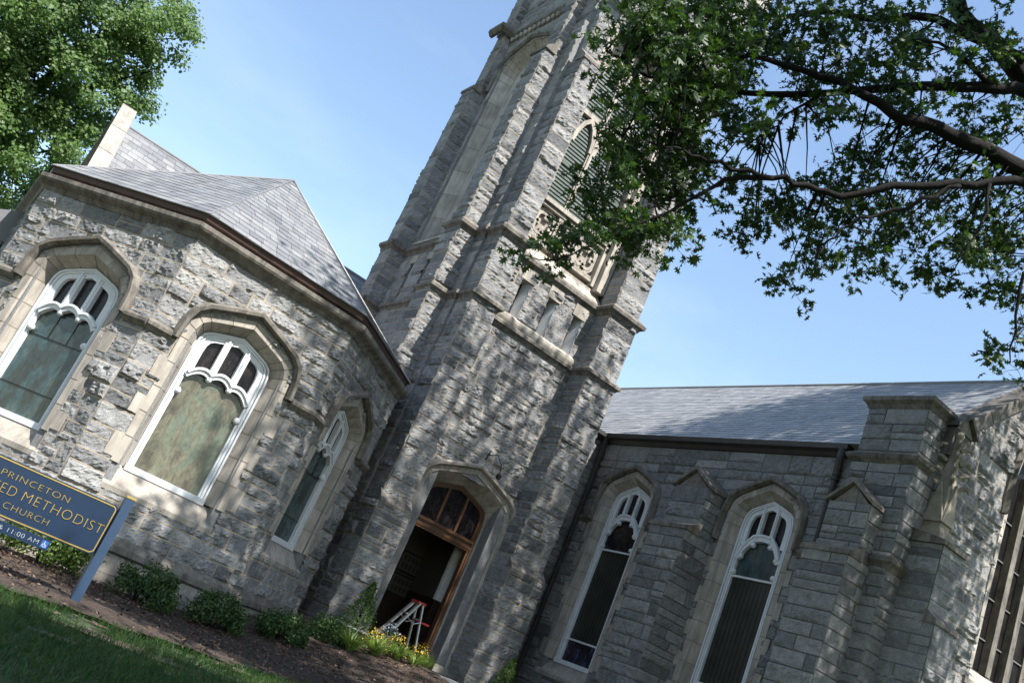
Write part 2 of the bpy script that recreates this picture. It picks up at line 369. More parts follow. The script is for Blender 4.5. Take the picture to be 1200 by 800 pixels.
def reeded(name):
    m, t, b, o = new_mat(name); p = pos(t); s = nd(t, 'ShaderNodeSeparateXYZ'); t.links.new(p, s.inputs[0])
    wv = nd(t, 'ShaderNodeMath', operation='MULTIPLY'); wv.inputs[1].default_value = 58; t.links.new(s.outputs['Y'], wv.inputs[0])
    sn = nd(t, 'ShaderNodeMath', operation='SINE'); t.links.new(wv.outputs[0], sn.inputs[0])
    r = ramp(t, [(0, (.016, .018, .014)), (1, (.045, .046, .036))]); mr = nd(t, 'ShaderNodeMapRange'); mr.inputs[1].default_value = -1; t.links.new(sn.outputs[0], mr.inputs[0]); t.links.new(mr.outputs[0], r.inputs[0])
    n = noise(t, 2.5, 4, .6, p); rr = ramp(t, [(.3, (.6,)*3), (.7, (1.3,)*3)]); t.links.new(n.outputs[0], rr.inputs[0])
    t.links.new(mix(t, 'MULTIPLY', 1.0, r.outputs[0], rr.outputs[0]), b.inputs['Base Color']); b.inputs['Roughness'].default_value = .3; b.inputs['Specular IOR Level'].default_value = .5
    return m
M_GL_REED = reeded('reeded_leaded_glass')
M_GL_SHADE = glass_mat('dark_protective_glazing', [(.3, (.006, .006, .008)), (.5, (.014, .013, .013)), (.75, (.028, .025, .022))], 3.0, .8, .35, spec=.12)
M_GL_BLUE = glass_mat('stained_glass_blue', [(.3, (.015, .012, .02)), (.5, (.035, .03, .04)), (.6, (.05, .06, .13)), (.66, (.10, .11, .10)), (.8, (.03, .02, .03))], 6.0, .5, .2)
def leaf_mat(name, stops, trans=.35, rough=.5):
    m, t, b, o = new_mat(name); at = nd(t, 'ShaderNodeAttribute', attribute_name='tone'); c = ramp(t, stops); t.links.new(at.outputs['Fac'], c.inputs[0])
    t.links.new(c.outputs[0], b.inputs['Base Color']); b.inputs['Roughness'].default_value = rough; b.inputs['Specular IOR Level'].default_value = .35
    tr = nd(t, 'ShaderNodeBsdfTranslucent'); k = mix(t, 'MULTIPLY', 1.0, c.outputs[0], (1.5, 1.7, .6)); t.links.new(k, tr.inputs['Color'])
    ms = nd(t, 'ShaderNodeMixShader'); ms.inputs[0].default_value = trans; t.links.new(b.outputs[0], ms.inputs[1]); t.links.new(tr.outputs[0], ms.inputs[2]); t.links.new(ms.outputs[0], o.inputs[0])
    return m
M_OAK = leaf_mat('oak_leaf', [(0, (.022, .048, .014)), (.6, (.038, .078, .020)), (1, (.06, .105, .028))], .25)
M_LEAFL = leaf_mat('maple_leaf', [(0, (.05, .095, .022)), (.6, (.09, .155, .040)), (1, (.155, .225, .065))], .38)
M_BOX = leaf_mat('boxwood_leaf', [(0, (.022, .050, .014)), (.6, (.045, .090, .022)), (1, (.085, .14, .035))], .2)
M_BOXB = leaf_mat('yellowish_boxwood_leaf', [(0, (.06, .11, .022)), (.6, (.12, .19, .04)), (1, (.20, .26, .065))], .25)  # lighter, yellower version of the boxwood colour
M_CONIF = leaf_mat('spruce_needle', [(0, (.035, .075, .018)), (1, (.12, .19, .04))], .2)
M_BLADE = leaf_mat('lily_blade', [(0, (.10, .17, .035)), (1, (.22, .28, .08))], .25)
M_GRASS = leaf_mat('grass_blade', [(0, (.022, .050, .014)), (.7, (.045, .095, .022)), (1, (.09, .13, .04))], .25)
M_YEL = flat('yellow_petal', (.62, .40, .04), .6)
M_PALE = flat('pale_blue_petal', (.62, .66, .80), .6)
M_MULCH = toned('bark_mulch', [(0, (.03, .02, .015)), (.6, (.085, .054, .037)), (1, (.24, .165, .115))], .95, (30, .4), None, None)
def ground_mat():
    m, t, b, o = new_mat('lawn_soil'); p = pos(t)
    n = noise(t, .9, 5, .6, p); r = ramp(t, [(.42, (.035, .060, .018)), (.6, (.05, .065, .024)), (.68, (.17, .125, .085))]); t.links.new(n.outputs[0], r.inputs[0])
    n2 = noise(t, 35, 5, .7, p); r2 = ramp(t, [(.3, (.55,)*3), (.7, (1.25,)*3)]); t.links.new(n2.outputs[0], r2.inputs[0])
    t.links.new(mix(t, 'MULTIPLY', 1.0, r.outputs[0], r2.outputs[0]), b.inputs['Base Color']); b.inputs['Roughness'].default_value = .95
    bump(t, b, n2.outputs[0], .6, .03); return m
M_GROUND = ground_mat()
def bed_mat():
    m, t, b, o = new_mat('mulch_soil'); p = pos(t)
    n = noise(t, 26, 6, .75, p); r = ramp(t, [(.3, (.020, .013, .010)), (.5, (.052, .034, .024)), (.7, (.11, .074, .052))]); t.links.new(n.outputs[0], r.inputs[0])
    t.links.new(r.outputs[0], b.inputs['Base Color']); b.inputs['Roughness'].default_value = .95; bump(t, b, n.outputs[0], .9, .04); return m
M_BED = bed_mat()
# ------------------------------------------------------------------ ground
def sstep(t): t = np.clip(t, 0, 1); return t*t*(3-2*t)
def gz(x, y):
    x = np.asarray(x, float); y = np.asarray(y, float)
    return -1.1+.68*sstep(((x-4.2)*.8+(y-14)*.45)/5.5)
def grid_sheet(xs, ys, zf, mat, name, kind='structure', keep=None):
    X, Y = np.meshgrid(xs, ys); Zg = zf(X, Y); n1, n2 = X.shape; idx = np.arange(n1*n2).reshape(n1, n2)
    Q = np.stack([idx[:-1, :-1], idx[:-1, 1:], idx[1:, 1:], idx[1:, :-1]], -1).reshape(-1, 4)
    if keep is not None: Q = Q[keep(X.ravel()[Q].mean(1), Y.ravel()[Q].mean(1))]
    mb = MB(); mb.add(np.stack([X, Y, Zg], -1), Q.tolist()); o = mb.build(name, mat, smooth=True); o['kind'] = kind; return o
gx = np.concatenate([[-900, -300, -100, -40, -20, -10], np.arange(-5, 20, .5), [22, 30, 50, 110, 300, 900]])
gy = np.concatenate([[-900, -300, -100, -40, -20, -10], np.arange(-5, 21, .5), [22, 30, 50, 110, 300, 900]])
grid_sheet(gx, gy, lambda X, Y: gz(X, Y)+.015*NT[(Y*9).astype(int) % 512, (X*9).astype(int) % 512], M_GROUND, 'ground')
M_SOIL = toned('bare_soil', [(0, (.13, .095, .07)), (1, (.17, .125, .09))], .95, (40, .4), (3, .4), (30, .6, .02))
def at_z(px, py, z): d = ray(px, py); return d*z/d[2]
SOILP = [(at_z(135, 756, -1.1), .55, .22), (at_z(180, 772, -1.1), .40, .16), (at_z(275, 786, -1.1), .55, .2), (at_z(60, 748, -1.1), .3, .15)]
def soil_w(x, y):
    out = np.zeros(np.shape(x))
    for c_, rx_, ry_ in SOILP: out = np.maximum(out, np.exp(-((x-c_[0])/rx_)**2-((y-c_[1])/ry_)**2))
    return out+.16*NT[(np.asarray(y)*22).astype(int) % 512, (np.asarray(x)*22).astype(int) % 512]
grid_sheet(np.arange(.5, 7, .05), np.arange(5, 12, .05), lambda X, Y: gz(X, Y)+.028, M_SOIL, 'bare_soil', keep=lambda x, y: soil_w(x, y) > .55)
# mulch bed along the walls, its edge against the lawn a wavy line
def edge_y(x): return 10.55+np.clip((np.asarray(x)-3.2), 0, 9)*.50+np.clip(2.6-np.asarray(x), 0, 9)*-.25+.10*np.sin(np.asarray(x)*2.3)+.06*np.sin(np.asarray(x)*5.1+1)
grid_sheet(np.arange(-3, 9.95, .12), np.arange(9, 18.6, .12), lambda X, Y: gz(X, Y)+.03+.035*np.clip((Y-edge_y(X))*2, 0, 1)+.012*NT[(Y*20).astype(int) % 512, (X*20).astype(int) % 512], M_BED, 'mulch_bed', keep=lambda x, y: y > edge_y(x))
grid_sheet(np.arange(12.2, 14.3, .15), np.arange(9, 18.6, .15), lambda X, Y: gz(X, Y)+.05, M_BED, 'planting_bed')
mb = MB()
for i in range(6):
    y1 = 17.2-i*1.5; fbox(mb, Frame((9.95, 0, 0), (1, 0, 0)), 0, 2.2, -.9, -.40-.004*i, -y1, -(y1-1.49), 0, rng.random())
mb.build('front_path', M_CONC)['kind'] = 'structure'
# ------------------------------------------------------------------ arch outlines
ARCH = [(-1, 0), (-.975, .30), (-.91, .52), (-.78, .655), (-.40, .835), (0, 1.0), (.40, .835), (.78, .655), (.91, .52), (.975, .30), (1, 0)]
def outline(c, hw, zb, zs, rise, arch=ARCH): return [(c-hw, zb)]+[(c+hw*a, zs+rise*b) for a, b in arch]+[(c+hw, zb)]
def halfw(z, hw, zs, rise, arch=ARCH):
    pts = [p for p in arch if p[0] <= 0]; zz = np.array([zs+rise*p[1] for p in pts]); ww = np.array([-p[0]*hw for p in pts])
    return np.where(z < zs, hw, np.where(z > zs+rise, -1, np.interp(z, zz, ww)))
def hole(c, hw, zb, zs, rise): return lambda a, z: ~((np.abs(a-c) < halfw(z, hw, zs, rise)) & (z > zb))
def resample(path, step):
    out = []
    for (a, b) in zip(path[:-1], path[1:]):
        n = max(1, int(round(math.dist(a, b)/step)))
        out += [(a[0]+(b[0]-a[0])*k/n, a[1]+(b[1]-a[1])*k/n) for k in range(n)]
    return out+[path[-1]]
def ring_blocks(mb, F, p1, d1, p2, d2, step=.33, gap=.007, mat=0, matj=1, thick=None):
    # blocks spanning between two parallel outlines with matching vertices
    for i in range(len(p1)-1):
        A, B, C, D = [np.array(x, float) for x in (p1[i], p1[i+1], p2[i+1], p2[i])]
        L = np.linalg.norm((B+C-A-D)/2); n = max(1, int(round(L/step)))
        for k in range(n):
            f0, f1 = k/n, (k+1)/n; g = gap/max(L, .05)
            def quad(f0, f1, off):
                a = A+(B-A)*f0; b = A+(B-A)*f1; c = D+(C-D)*f1; d = D+(C-D)*f0
                return [F.p(a[0], a[1], d1+off), F.p(b[0], b[1], d1+off), F.p(c[0], c[1], d2+off), F.p(d[0], d[1], d2+off)]
            mb.add(quad(f0, f1, -.008), [(3, 2, 1, 0)], matj)
            q = quad(f0+g, f1-g, 0); q2 = quad(f0+g, f1-g, -.03)
            mb.add(q+q2, [(3, 2, 1, 0), (0, 1, 5, 4), (1, 2, 6, 5), (2, 3, 7, 6), (3, 0, 4, 7)], mat, rng.random())
def quoin_rects(c, hwO, zb, zt, e0=.11, e1=.17):
    out = []; z = zb; k = 0
    while z < zt:
        h = rng.uniform(.30, .40)
        if k % 2 == 0:
            for sgn in (-1, 1): a_, b_ = sorted((c+sgn*(hwO-.01), c+sgn*(hwO+rng.uniform(e0, e1)))); out.append((a_, b_, z+.004, z+h-.004))
        z += h; k += 1
    return out
def clear_of(rects):
    def f(a, z):
        k = np.ones(np.shape(a), bool)
        for a0, a1, z0, z1 in rects: k &= ~((a > a0) & (a < a1) & (z > z0) & (z < z1))
        return k
    return f
def tri_foil_path(x0, x1, z, h, n=3, pend=.07):
    # shallow arch of n cusped arcs
    out = []
    for k in range(n):
        for s in np.linspace(0, 1, 7)[(0 if k == 0 else 1):]:
            x = x0+(x1-x0)*(k+s)/n; g = 1-((x-(x0+x1)/2)/((x1-x0)/2))**2
            out.append((x, z+h*g+pend*(4*s*(1-s)) - pend*.4))
    return out
# ------------------------------------------------------------------ church
church = thing('church', (8.0, 18.0, -1.1), 'grey granite church with a tall buttressed tower, slate roofs and pale stone window surrounds', 'church')
HOODP = [(0, .0), (0, .10), (.05, .13), (.11, .10), (.11, 0)]
def church_window(F, c, glass_hw, zb, zs, rise, kind, glass, hood_rise, recess=.27, hw_out=.42, string_to=None, label=None, hood_stop=None, quoins=()):
    # white timber frame is the part; panes, surround, hood and sill are its sub-parts
    fo = glass_hw+.13
    fr = MB()
    O0 = outline(c, fo, zb-.06, zs, rise+.09); OG = outline(c, glass_hw, zb, zs, rise)
    dz = -recess
    ring = lambda p1, p2, d0, d1: None
    for pa, pb, da, db in ((O0, OG, dz+.055, dz+.055), (OG, OG, dz+.055, dz-.03), (O0, O0, dz+.055, dz-.03)):
        n = len(pa)
        V = [F.p(a, z, da) for a, z in pa]+[F.p(a, z, db) for a, z in pb]
        fr.add(V, [(i, (i+1) % n, n+(i+1) % n, n+i) for i in range(n)])
    Om = outline(c, glass_hw+.045, zb+.0, zs, rise+.035)
    sweep(fr, F, Om, [(-.012, dz+.055), (-.012, dz+.085), (.02, dz+.085), (.02, dz+.055)])
    Om = outline(c, glass_hw+.10, zb-.03, zs, rise+.07)
    sweep(fr, F, Om, [(-.012, dz+.055), (-.012, dz+.10), (.02, dz+.10), (.02, dz+.055)])
    fbox(fr, F, c-fo, c+fo, zb-.09, zb+.01, dz-.03, dz+.11)
    zt = zs+rise
    Oin = [(c+(a-c)*.93, min(z, zs+(z-zs)*.90)) for a, z in OG if z >= zs-.001]
    sweep(fr, F, [(Oin[0][0], zs-.35)]+Oin+[(Oin[-1][0], zs-.35)], [(-.03, dz), (-.03, dz+.065), (.06, dz+.065), (.06, dz)])
    if kind == 'bay':
        za = zs-.42                      # springing of the cusped transom
        pth = tri_foil_path(c-glass_hw, c+glass_hw, za, .14)
        sweep(fr, F, pth, [(-.035, dz), (-.035, dz+.09), (.05, dz+.09), (.05, dz)])
        sweep(fr, F, [(a, z+.055) for a, z in pth], [(-.02, dz+.06), (-.02, dz+.12), (.02, dz+.12), (.02, dz+.06)])
        for k in (-1, 1):
            x = c+k*glass_hw*.335; zb2 = za+.10; ztp = zs+rise*.86
            fbox(fr, F, x-.055, x+.055, zb2, ztp, dz, dz+.085); fbox(fr, F, x-.015, x+.015, zb2, ztp+.02, dz+.085, dz+.105)
            blob(fr, F.p(c+k*glass_hw*.333, za+.07, dz+.05), .055); blob(fr, F.p(c+k*(glass_hw-.015), za-.30, dz+.045), .06)
    else:
        za = zs-.95; zc = zs-.42
        bars = [(c+glass_hw*x, z) for x, z in ((-1, za+.30), (-.8, za+.52), (-.45, za+.72), (0, zc+.22), (.45, za+.72), (.8, za+.52), (1, za+.30))]
        sweep(fr, F, bars, [(-.04, dz), (-.04, dz+.09), (.06, dz+.09), (.06, dz)])
        sweep(fr, F, [(a, z+.08) for a, z in bars], [(-.02, dz+.05), (-.02, dz+.115), (.02, dz+.115), (.02, dz+.05)])
        for k in (-1, 1):
            x = c+k*glass_hw*.335
            fbox(fr, F, x-.04, x+.04, za+.68, zs+rise*.87, dz, dz+.085); fbox(fr, F, x-.015, x+.015, za+.7, zs+rise*.88, dz+.085, dz+.105)
            for sx, sz in ((.42, .62), (.86, .36), (.97, .02)):
                blob(fr, F.p(c+k*glass_hw*sx, za+sz, dz+.05), (.06, .06, .06))
        for z in (za-.06, zb+.50): fbox(fr, F, c-glass_hw, c+glass_hw, z-.02, z+.02, dz-.01, dz+.05)
    wo_ = fr.build('window', M_WHITE, church)
    if label: wo_['label'] = label
    # panes
    def pane(z0, z1, m, tag_=None):
        g = MB(); dg = dz-.005; pts = []
        zz = np.concatenate([np.linspace(z0, z1, 14)])
        for z in zz: pts.append((c-float(max(halfw(np.array(z), glass_hw, zs, rise), .02)), z))
        L = [F.p(a, z, dg) for a, z in pts]+[F.p(2*c-a, z, dg) for a, z in pts]; n = len(pts)
        g.add(L, [(i, n+i, n+i+1, i+1) for i in range(n-1)]); return g.build('pane', m, wo_)
    if kind == 'bay':
        pane(zb, zs-.36, glass); pane(zs-.36, zt, M_GL_DARK)
        if glass is M_GL_TEAL:
            for z_ in (zb+.42, zs-.80): lb_ = MB(); fbox(lb_, F, c-glass_hw, c+glass_hw, z_-.007, z_+.007, dz-.004, dz+.006); lb_.build('lead_bar', M_IRON, wo_)
            for k in (-1, 1): lb_ = MB(); fbox(lb_, F, c+k*glass_hw*.333-.006, c+k*glass_hw*.333+.006, zs-.80, zs-.36, dz-.004, dz+.006); lb_.build('lead_bar', M_IRON, wo_)
    else:
        pane(zb, zb+.50, M_GL_BLUE); pane(zb+.50, zs-1.01, M_GL_REED); pane(zs-1.01, zs-.25, M_GL_DARK if glass is None else glass); pane(zs-.25, zt, M_GL_DARK)
    # surround
    s = MB()
    hwI = glass_hw+.29; hwO = glass_hw+hw_out
    O1 = outline(c, hwI, zb-.06, zs, rise+.26); O2 = outline(c, hwO, zb-.06, zs, rise+.40)
    ring_blocks(s, F, O1, .028, O0, dz+.05, .42)
    ring_blocks(s, F, O2, .03, O1, .03, .42)
    n = len(O2)
    for i in range(n-1):
        s.add([F.p(*O2[i], .022), F.p(*O2[i+1], .022), F.p(*O2[i+1], -.05), F.p(*O2[i], -.05)], [(0, 1, 2, 3)], 0)
    for a_, b_, z0_, z1_ in quoins: fbox(s, F, a_, b_, z0_, z1_, -.05, .028, 0, rng.random())
    s.build('stone_surround', [M_CREAM, M_JOINT], wo_)
    # sill
    sl_ = MB(); extrude(sl_, F, c-hwO-.03, c+hwO+.03, [(-.45, zb-.46), (.03, zb-.46), (.035, zb-.38), (dz+.08, zb-.085), (-.45, zb-.085)]); sl_.build('sill', M_CREAM, wo_)
    # hood mould
    h = MB(); hh = hwO+.02
    OH = outline(c, hh, hood_stop if hood_stop else zs-.12, zs, hood_rise)
    sweep(h, F, OH, [(.0, -.03), (.0, .07), (.03, .15), (.085, .16), (.13, .06), (.13, -.03)])
    h.build('hood_mould', M_CAP, wo_)
    if string_to:
        st = MB(); zq = (hood_stop if hood_stop else zs-.12)
        for a0, a1 in ((string_to[0], c-hh-.12), (c+hh+.12, string_to[1])):
            st = MB()
            if a1-a0 > .03: extrude(st, F, a0, a1, [(-.02, zq-.10), (.05, zq-.10), (.11, zq-.02), (.11, zq+.03), (-.02, zq+.12)]); st.build('string_course', M_CAP, church)
    return wo_
# --- bay (half octagon)
H = 4.45
PA = [np.array(p)*H for p in ((.075, 3.885), (.552, 3.365), (1.242, 3.396), (1.775, 3.93))]
bayF = [Frame((p[0], p[1], 0), (q[0]-p[0], q[1]-p[1], 0)) for p, q in zip(PA[:-1], PA[1:])]
bayL = [float(np.hypot(*(q-p))) for p, q in zip(PA[:-1], PA[1:])]
ZB = .66
bm = MB()
BQ = [quoin_rects(c, .98, ZB, 2.2) for c in (1.62, 1.5, 1.60)]
for F, L, c, bq in zip(bayF, bayL, (1.62, 1.5, 1.60), BQ):
    stone_face(bm, F, 0, L, -.36, 4.22, .050, .030, keep=(lambda a, z, h_=hole(c, .56+.385, ZB-.42, 2.72, .76), q_=clear_of(bq): h_(a, z) & q_(a, z)))
    # core behind with the window well left open
    for a0, a1, z0, z1 in ((0, c-.80, -.36, 4.2), (c+.80, L, -.36, 4.2), (c-.80, c+.80, -.36, ZB-.46)):
        fbox(bm, F, a0+.01, a1-.01 if a1 == L else a1, z0, z1, -.5, -.003, 0)
    P = [(c-.80, 2.72), (c-.80, 4.2), (c+.80, 4.2), (c+.80, 2.72)]
    fbox(bm, F, c-.80, c+.80, 3.45, 4.2, -.5, -.003)
Fr = Frame((PA[0][0], PA[0][1]+4.2, 0), (0, -1, 0)); stone_face(bm, Fr, 0, 4.2, -1.2, 4.22, .05, .07)
fbox(bm, Fr, 0, 4.2, -1.2, 4.2, -.4, -.003)
bay = bm.build('bay_wall', [M_STONE, M_MORT], church)
bayglass = (M_GL_TEAL, M_GL_OLIVE, M_GL_TEAL)
for F, L, c, bq, g, lb in zip(bayF, bayL, (1.62, 1.5, 1.60), BQ, bayglass, ('bay window with blue green stained glass at the far left', 'bay window with olive stained glass and a painted pale sheen behind the sign', 'narrow looking bay window turned towards the tower')):
    church_window(F, c, .56, ZB, 2.72, .42, 'bay', g, .88, string_to=(-.03, L+.03), label=lb, hood_stop=2.66, quoins=bq)
mb = MB(); bp = [tuple(PA[0]+np.array((0, 4.0)))]+[tuple(p) for p in PA]
sweep_plan(mb, bp, [(-.1, 4.18), (.04, 4.18), (.08, 4.26), (.17, 4.32), (.19, 4.36), (.19, 4.43), (-.1, 4.50)]); mb.build('cornice', M_CAP, church)
mb = MB(); sweep_plan(mb, bp, [(-.2, 4.44), (.02, 4.49), (.07, 4.52), (.09, 4.63), (-.2, 4.63)]); mb.build('gutter', M_GUT, church)
mb = MB(); sweep_plan(mb, bp, [(-.1, -.36), (.012, -.35), (.12, -.47), (.13, -.56), (.07, -.60), (-.1, -.62)]); mb.build('water_table', M_CAP, church)
mb = MB()
for F, L in zip(bayF, bayL):
    n = 3
    for k in range(n):
        e0 = -.025 if k == 0 else 0; e1 = .025 if k == n-1 else 0
        fbox(mb, F, L*k/n+.004+e0, L*(k+1)/n-.004+e1, -.88, -.60, -.3, .065, 0, rng.random()); fbox(mb, F, L*(k+.4)/n+.004, L*(k+1.4)/n-.004 if k < n-1 else L+.02, -1.4, -.885, -.3, .07, 0, rng.random()*.6)
    fbox(mb, F, 0, L*.14, -1.4, -.885, -.3, .07, 0)
mb.build('plinth', M_CREAM, church)
def slates(mb, o, u, wv, lo, hi, T, row=.2, wid=(.20, .32)):
    o = np.array(o, float); u = np.array(u, float); u /= np.linalg.norm(u); wv = np.array(wv, float); wv /= np.linalg.norm(wv); nn = np.cross(u, wv)
    t = 0; k = 0
    while t < T:
        a = lo(t)-rng.uniform(0, .25); end = hi(t)
        while a < end:
            L = rng.uniform(*wid); a0 = max(a, lo(t)); a1 = min(a+L-.006, end); t1 = min(t+row*1.05, T)
            if a1-a0 > .01:
                b0 = max(a0, lo(t1)) if t1 < T else a0; b1 = min(a1, hi(t1)) if t1 < T else a1
                if b1 <= b0: b0 = b1 = (b0+b1)/2
                h0 = .010+rng.uniform(0, .006); j = rng.uniform(-.006, .006)
                P = [o+u*a0+wv*(t+j)+nn*h0, o+u*a1+wv*(t+j)+nn*(h0+rng.uniform(-.003, .003)), o+u*b1+wv*t1+nn*.004, o+u*b0+wv*t1+nn*.004, o+u*a0+wv*(t+j)-nn*.004, o+u*a1+wv*(t+j)-nn*.004]
                mb.add(P, [(0, 1, 2, 3), (4, 5, 1, 0)], 0, float(np.clip(rng.normal(.5, .2), 0, 1)))
            a += L
        t += row; k += 1
apex = np.array((4.16, 18.75, 7.42))
mb = MB(); ev = []
nrm = lambda v: v/np.linalg.norm(v)
for F, p in zip(bayF, PA): pass
cor = [];
for i, p in enumerate(PA):
    ns = [f.n for j, f in enumerate(bayF) if j in (i-1, i)]
    if i == 0: ns = [bayF[0].n, np.array((-1., 0, 0))]
    if i == 3: ns = [bayF[2].n, np.array((1., 0, 0))]
    m_ = ns[0]+ns[-1]; m_ = m_/np.linalg.norm(m_); m_ = m_/(m_@ns[0]); q = np.array((p[0], p[1], 4.61))+m_*.12; cor.append(q)
for i in range(3):
    p, q = cor[i], cor[i+1]; u = q-p; L = np.linalg.norm(u); u = u/L
    tt = apex-p; ap_a = tt@u; wv = tt-u*ap_a; T = np.linalg.norm(wv); wv /= T
    slates(mb, p, u, wv, (lambda t, A=ap_a, T=T: A*t/T), (lambda t, A=ap_a, T=T, L=L: L+(A-L)*t/T), T, .21)
    mb.add([p, q, apex], [(0, 1, 2)], 0, .4)
back = apex+np.array((0, 4.0, 0)); pl_, pr_ = cor[0]+np.array((0, 5.0, 0)), cor[3]+np.array((0, 4.0, 0))
mb.add([cor[0], apex, back, pl_], [(0, 1, 2, 3)], 0, .45); mb.add([cor[3], apex, back, pr_], [(3, 2, 1, 0)], 0, .45)
for i in range(4): tube(mb, [cor[i], apex+np.array((0, 0, .02))], .02, 5, 0, .3)
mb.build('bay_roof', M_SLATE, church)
# --- main roof behind the bay with its gable coping
mb = MB(); ry, rz = 24.0, 8.22; ey, ez = 20.3, 4.3
wv = np.array((0, ry-ey, rz-ez)); T = float(np.linalg.norm(wv))
slates(mb, (1.05, ey, ez), (1, 0, 0), wv, lambda t: 0, lambda t: 7.6, T, .22)
mb.add([(1.05, ey, ez-.02), (8.6, ey, ez-.02), (8.6, ry, rz-.02), (1.05, ry, rz-.02)], [(0, 1, 2, 3)], 0, .4)
mb.add([(1.05, ry, rz-.02), (8.6, ry, rz-.02), (8.6, 28, 4.0), (1.05, 28, 4.0)], [(0, 1, 2, 3)], 0, .4)
tube(mb, [(1.05, ry, rz), (8.6, ry, rz)], .05, 6, 0, .35)
mb.build('main_roof', M_SLATE, church)
mb = MB(); FX = Frame((0, 0, 0), (0, -1, 0))
def gab(y): return -y
poly = [(-24.05, 8.62), (-20.1, 4.35), (-20.1, -1), (-28, -1), (-28, 4.3)]
plate(mb, Frame((.98, 0, 0), (0, -1, 0)), poly, -.25, -.02, 0)
gw = mb.build('gable_wall', M_STONE, church)
mb = MB()
for p, q in (((1.02, 24.0, 8.60), (1.02, 19.9, 4.16)), ((1.02, 24.0, 8.60), (1.02, 28.0, 4.3))):
    n = 5
    for k in range(n):
        a = np.array(p)+(np.array(q)-np.array(p))*(k/n+.002); b = np.array(p)+(np.array(q)-np.array(p))*((k+1)/n-.002); bar(mb, a, b, .36, .17, (0, 1, 1) if False else (0, -.7, -.7), 0, rng.random())
mb.build('gable_coping', M_CREAM, church)
# ------------------------------------------------------------------ tower
XL, XR, YF, YB = 8.40, 13.05, 18.05, 22.62
WD = (10.74, .90, 2.86, .62)      # door centre, half width, spring, rise
tw = MB()
FT = Frame((0, YF, 0), (1, 0, 0))
DQ = quoin_rects(WD[0], WD[1]+.42, -.4, 2.0, .08, .14)
dk = lambda a, z: hole(WD[0], WD[1]+.385, -2, WD[2], WD[3]+.36)(a, z) & clear_of(DQ)(a, z)
stone_face(tw, FT, 9.1, 12.1, -.5, 7.28, .05, .032, keep=dk)
slotx = (9.89, 10.75, 11.60)
sk2 = lambda a, z: ~((z < 8.40) & (z > 7.44) & ((np.abs(a-slotx[0]) < .14) | (np.abs(a-slotx[1]) < .14) | (np.abs(a-slotx[2]) < .14)))
stone_face(tw, FT, 9.1, 12.1, 7.42, 8.78, .05, .034, keep=sk2)
# core of the front wall (door well open)
fbox(tw, FT, 9.0, WD[0]-.93, -.5, 7.3, -.42, -.004); fbox(tw, FT, WD[0]+.93, 12.2, -.5, 7.3, -.42, -.004); fbox(tw, FT, WD[0]-.93, WD[0]+.93, 3.62, 7.3, -.42, -.004)
fbox(tw, FT, 9.0, 12.2, 7.3, 8.9, -.6, -.30)
e = [9.0]+[v for x in slotx for v in (x-.14, x+.14)]+[12.2]
for i in range(0, 8, 2): fbox(tw, FT, e[i], e[i+1], 7.3, 8.9, -.30, -.004)
fbox(tw, FT, 9.0, 12.2, 8.42, 8.9, -.30, -.006)
# left face
FL = Frame((XL, YB, 0), (0, -1, 0)); ly = lambda y: YB-y
pc, ph = ly(20.6), 1.14
lk = lambda a, z: (hole(pc, ph+.06, 9.2, 14.7, .92)(a, z)) & ~((z < 8.40) & (z > 7.44) & ((np.abs(a-ly(21.25)) < .10) | (np.abs(a-ly(20.38)) < .10) | (np.abs(a-ly(19.55)) < .10)))
stone_face(tw, FL, 0, YB-YF, -.5, 21.5, .045, .05, keep=lk)
for a0, a1, z0, z1, d1 in ((0, YB-YF, -.5, 7.4, -.004), (0, YB-YF, 8.42, 9.2, -.004), (0, YB-YF, 7.4, 8.42, -.25), (0, pc-ph-.02, 9.2, 21.5, -.004), (pc+ph+.02, YB-YF, 9.2, 21.5, -.004), (pc-ph-.05, pc+ph+.05, 15.65, 21.5, -.004), (pc-ph-.05, pc+ph+.05, 9.2, 15.65, -.42)):
    fbox(tw, FL, a0, a1, z0, z1, -.6, d1)
for y0, y1 in ((22.6, 21.35), (21.15, 20.48), (20.28, 19.65), (19.45, 18.1)): fbox(tw, FL, ly(y0), ly(y1), 7.4, 8.42, -.25, -.004)
# upper front, back and right sides
stone_face(tw, FT, XL+.01, XR, 15.9, 21.5, .045, .06)
box(tw, XL+.61, XR, 18.72, YB, 3.9, 21.5, 0); box(tw, XL+.61, XR, 21.3, YB, -.45, 3.9, 0); box(tw, XL+.61, XR, YF+.004, 18.72, 15.9, 21.5, 0); box(tw, 12.15, XR, YF+.006, 21.3, -.45, 3.9); box(tw, 12.15, XR, YF+.006, 18.72, 3.9, 15.9); box(tw, XL+.01, 9.08, YF+.006, 18.72, -.45, 15.9)
tw.build('tower_wall', [M_STONE, M_MORT], church)
# parapet on top of the tower, above the frame
mb = MB(); sweep_plan(mb, [(XL, YB), (XL, YF), (XR, YF), (XR, YB)], [(-.25, 21.4), (.12, 21.4), (.16, 21.6), (.04, 21.75), (.04, 22.6), (.12, 22.66), (.12, 22.8), (-.25, 22.85)], closed=True); mb.build('parapet', M_CREAM, church)
def weather(mb, x0, x1, y0, y1, z, h, over=.05, side='F', mat=0):
    # sloped stone capping over a buttress; falls towards the front (F) or left (L)
    x0 -= over; x1 += over
    if side == 'F':
        P = [(x0, y0-over, z), (x1, y0-over, z), (x1, y1, z), (x0, y1, z), (x0, y0-over, z+.08), (x1, y0-over, z+.08), (x1, y1, z+h), (x0, y1, z+h)]
    else:
        y0 -= over; y1 += over
        P = [(x0, y0, z), (x1, y0, z), (x1, y1, z), (x0, y1, z), (x0, y0, z+.08), (x1, y0, z+h), (x1, y1, z+h), (x0, y1, z+.08)]
    mb.add(P, CUBE, mat, rng.random())
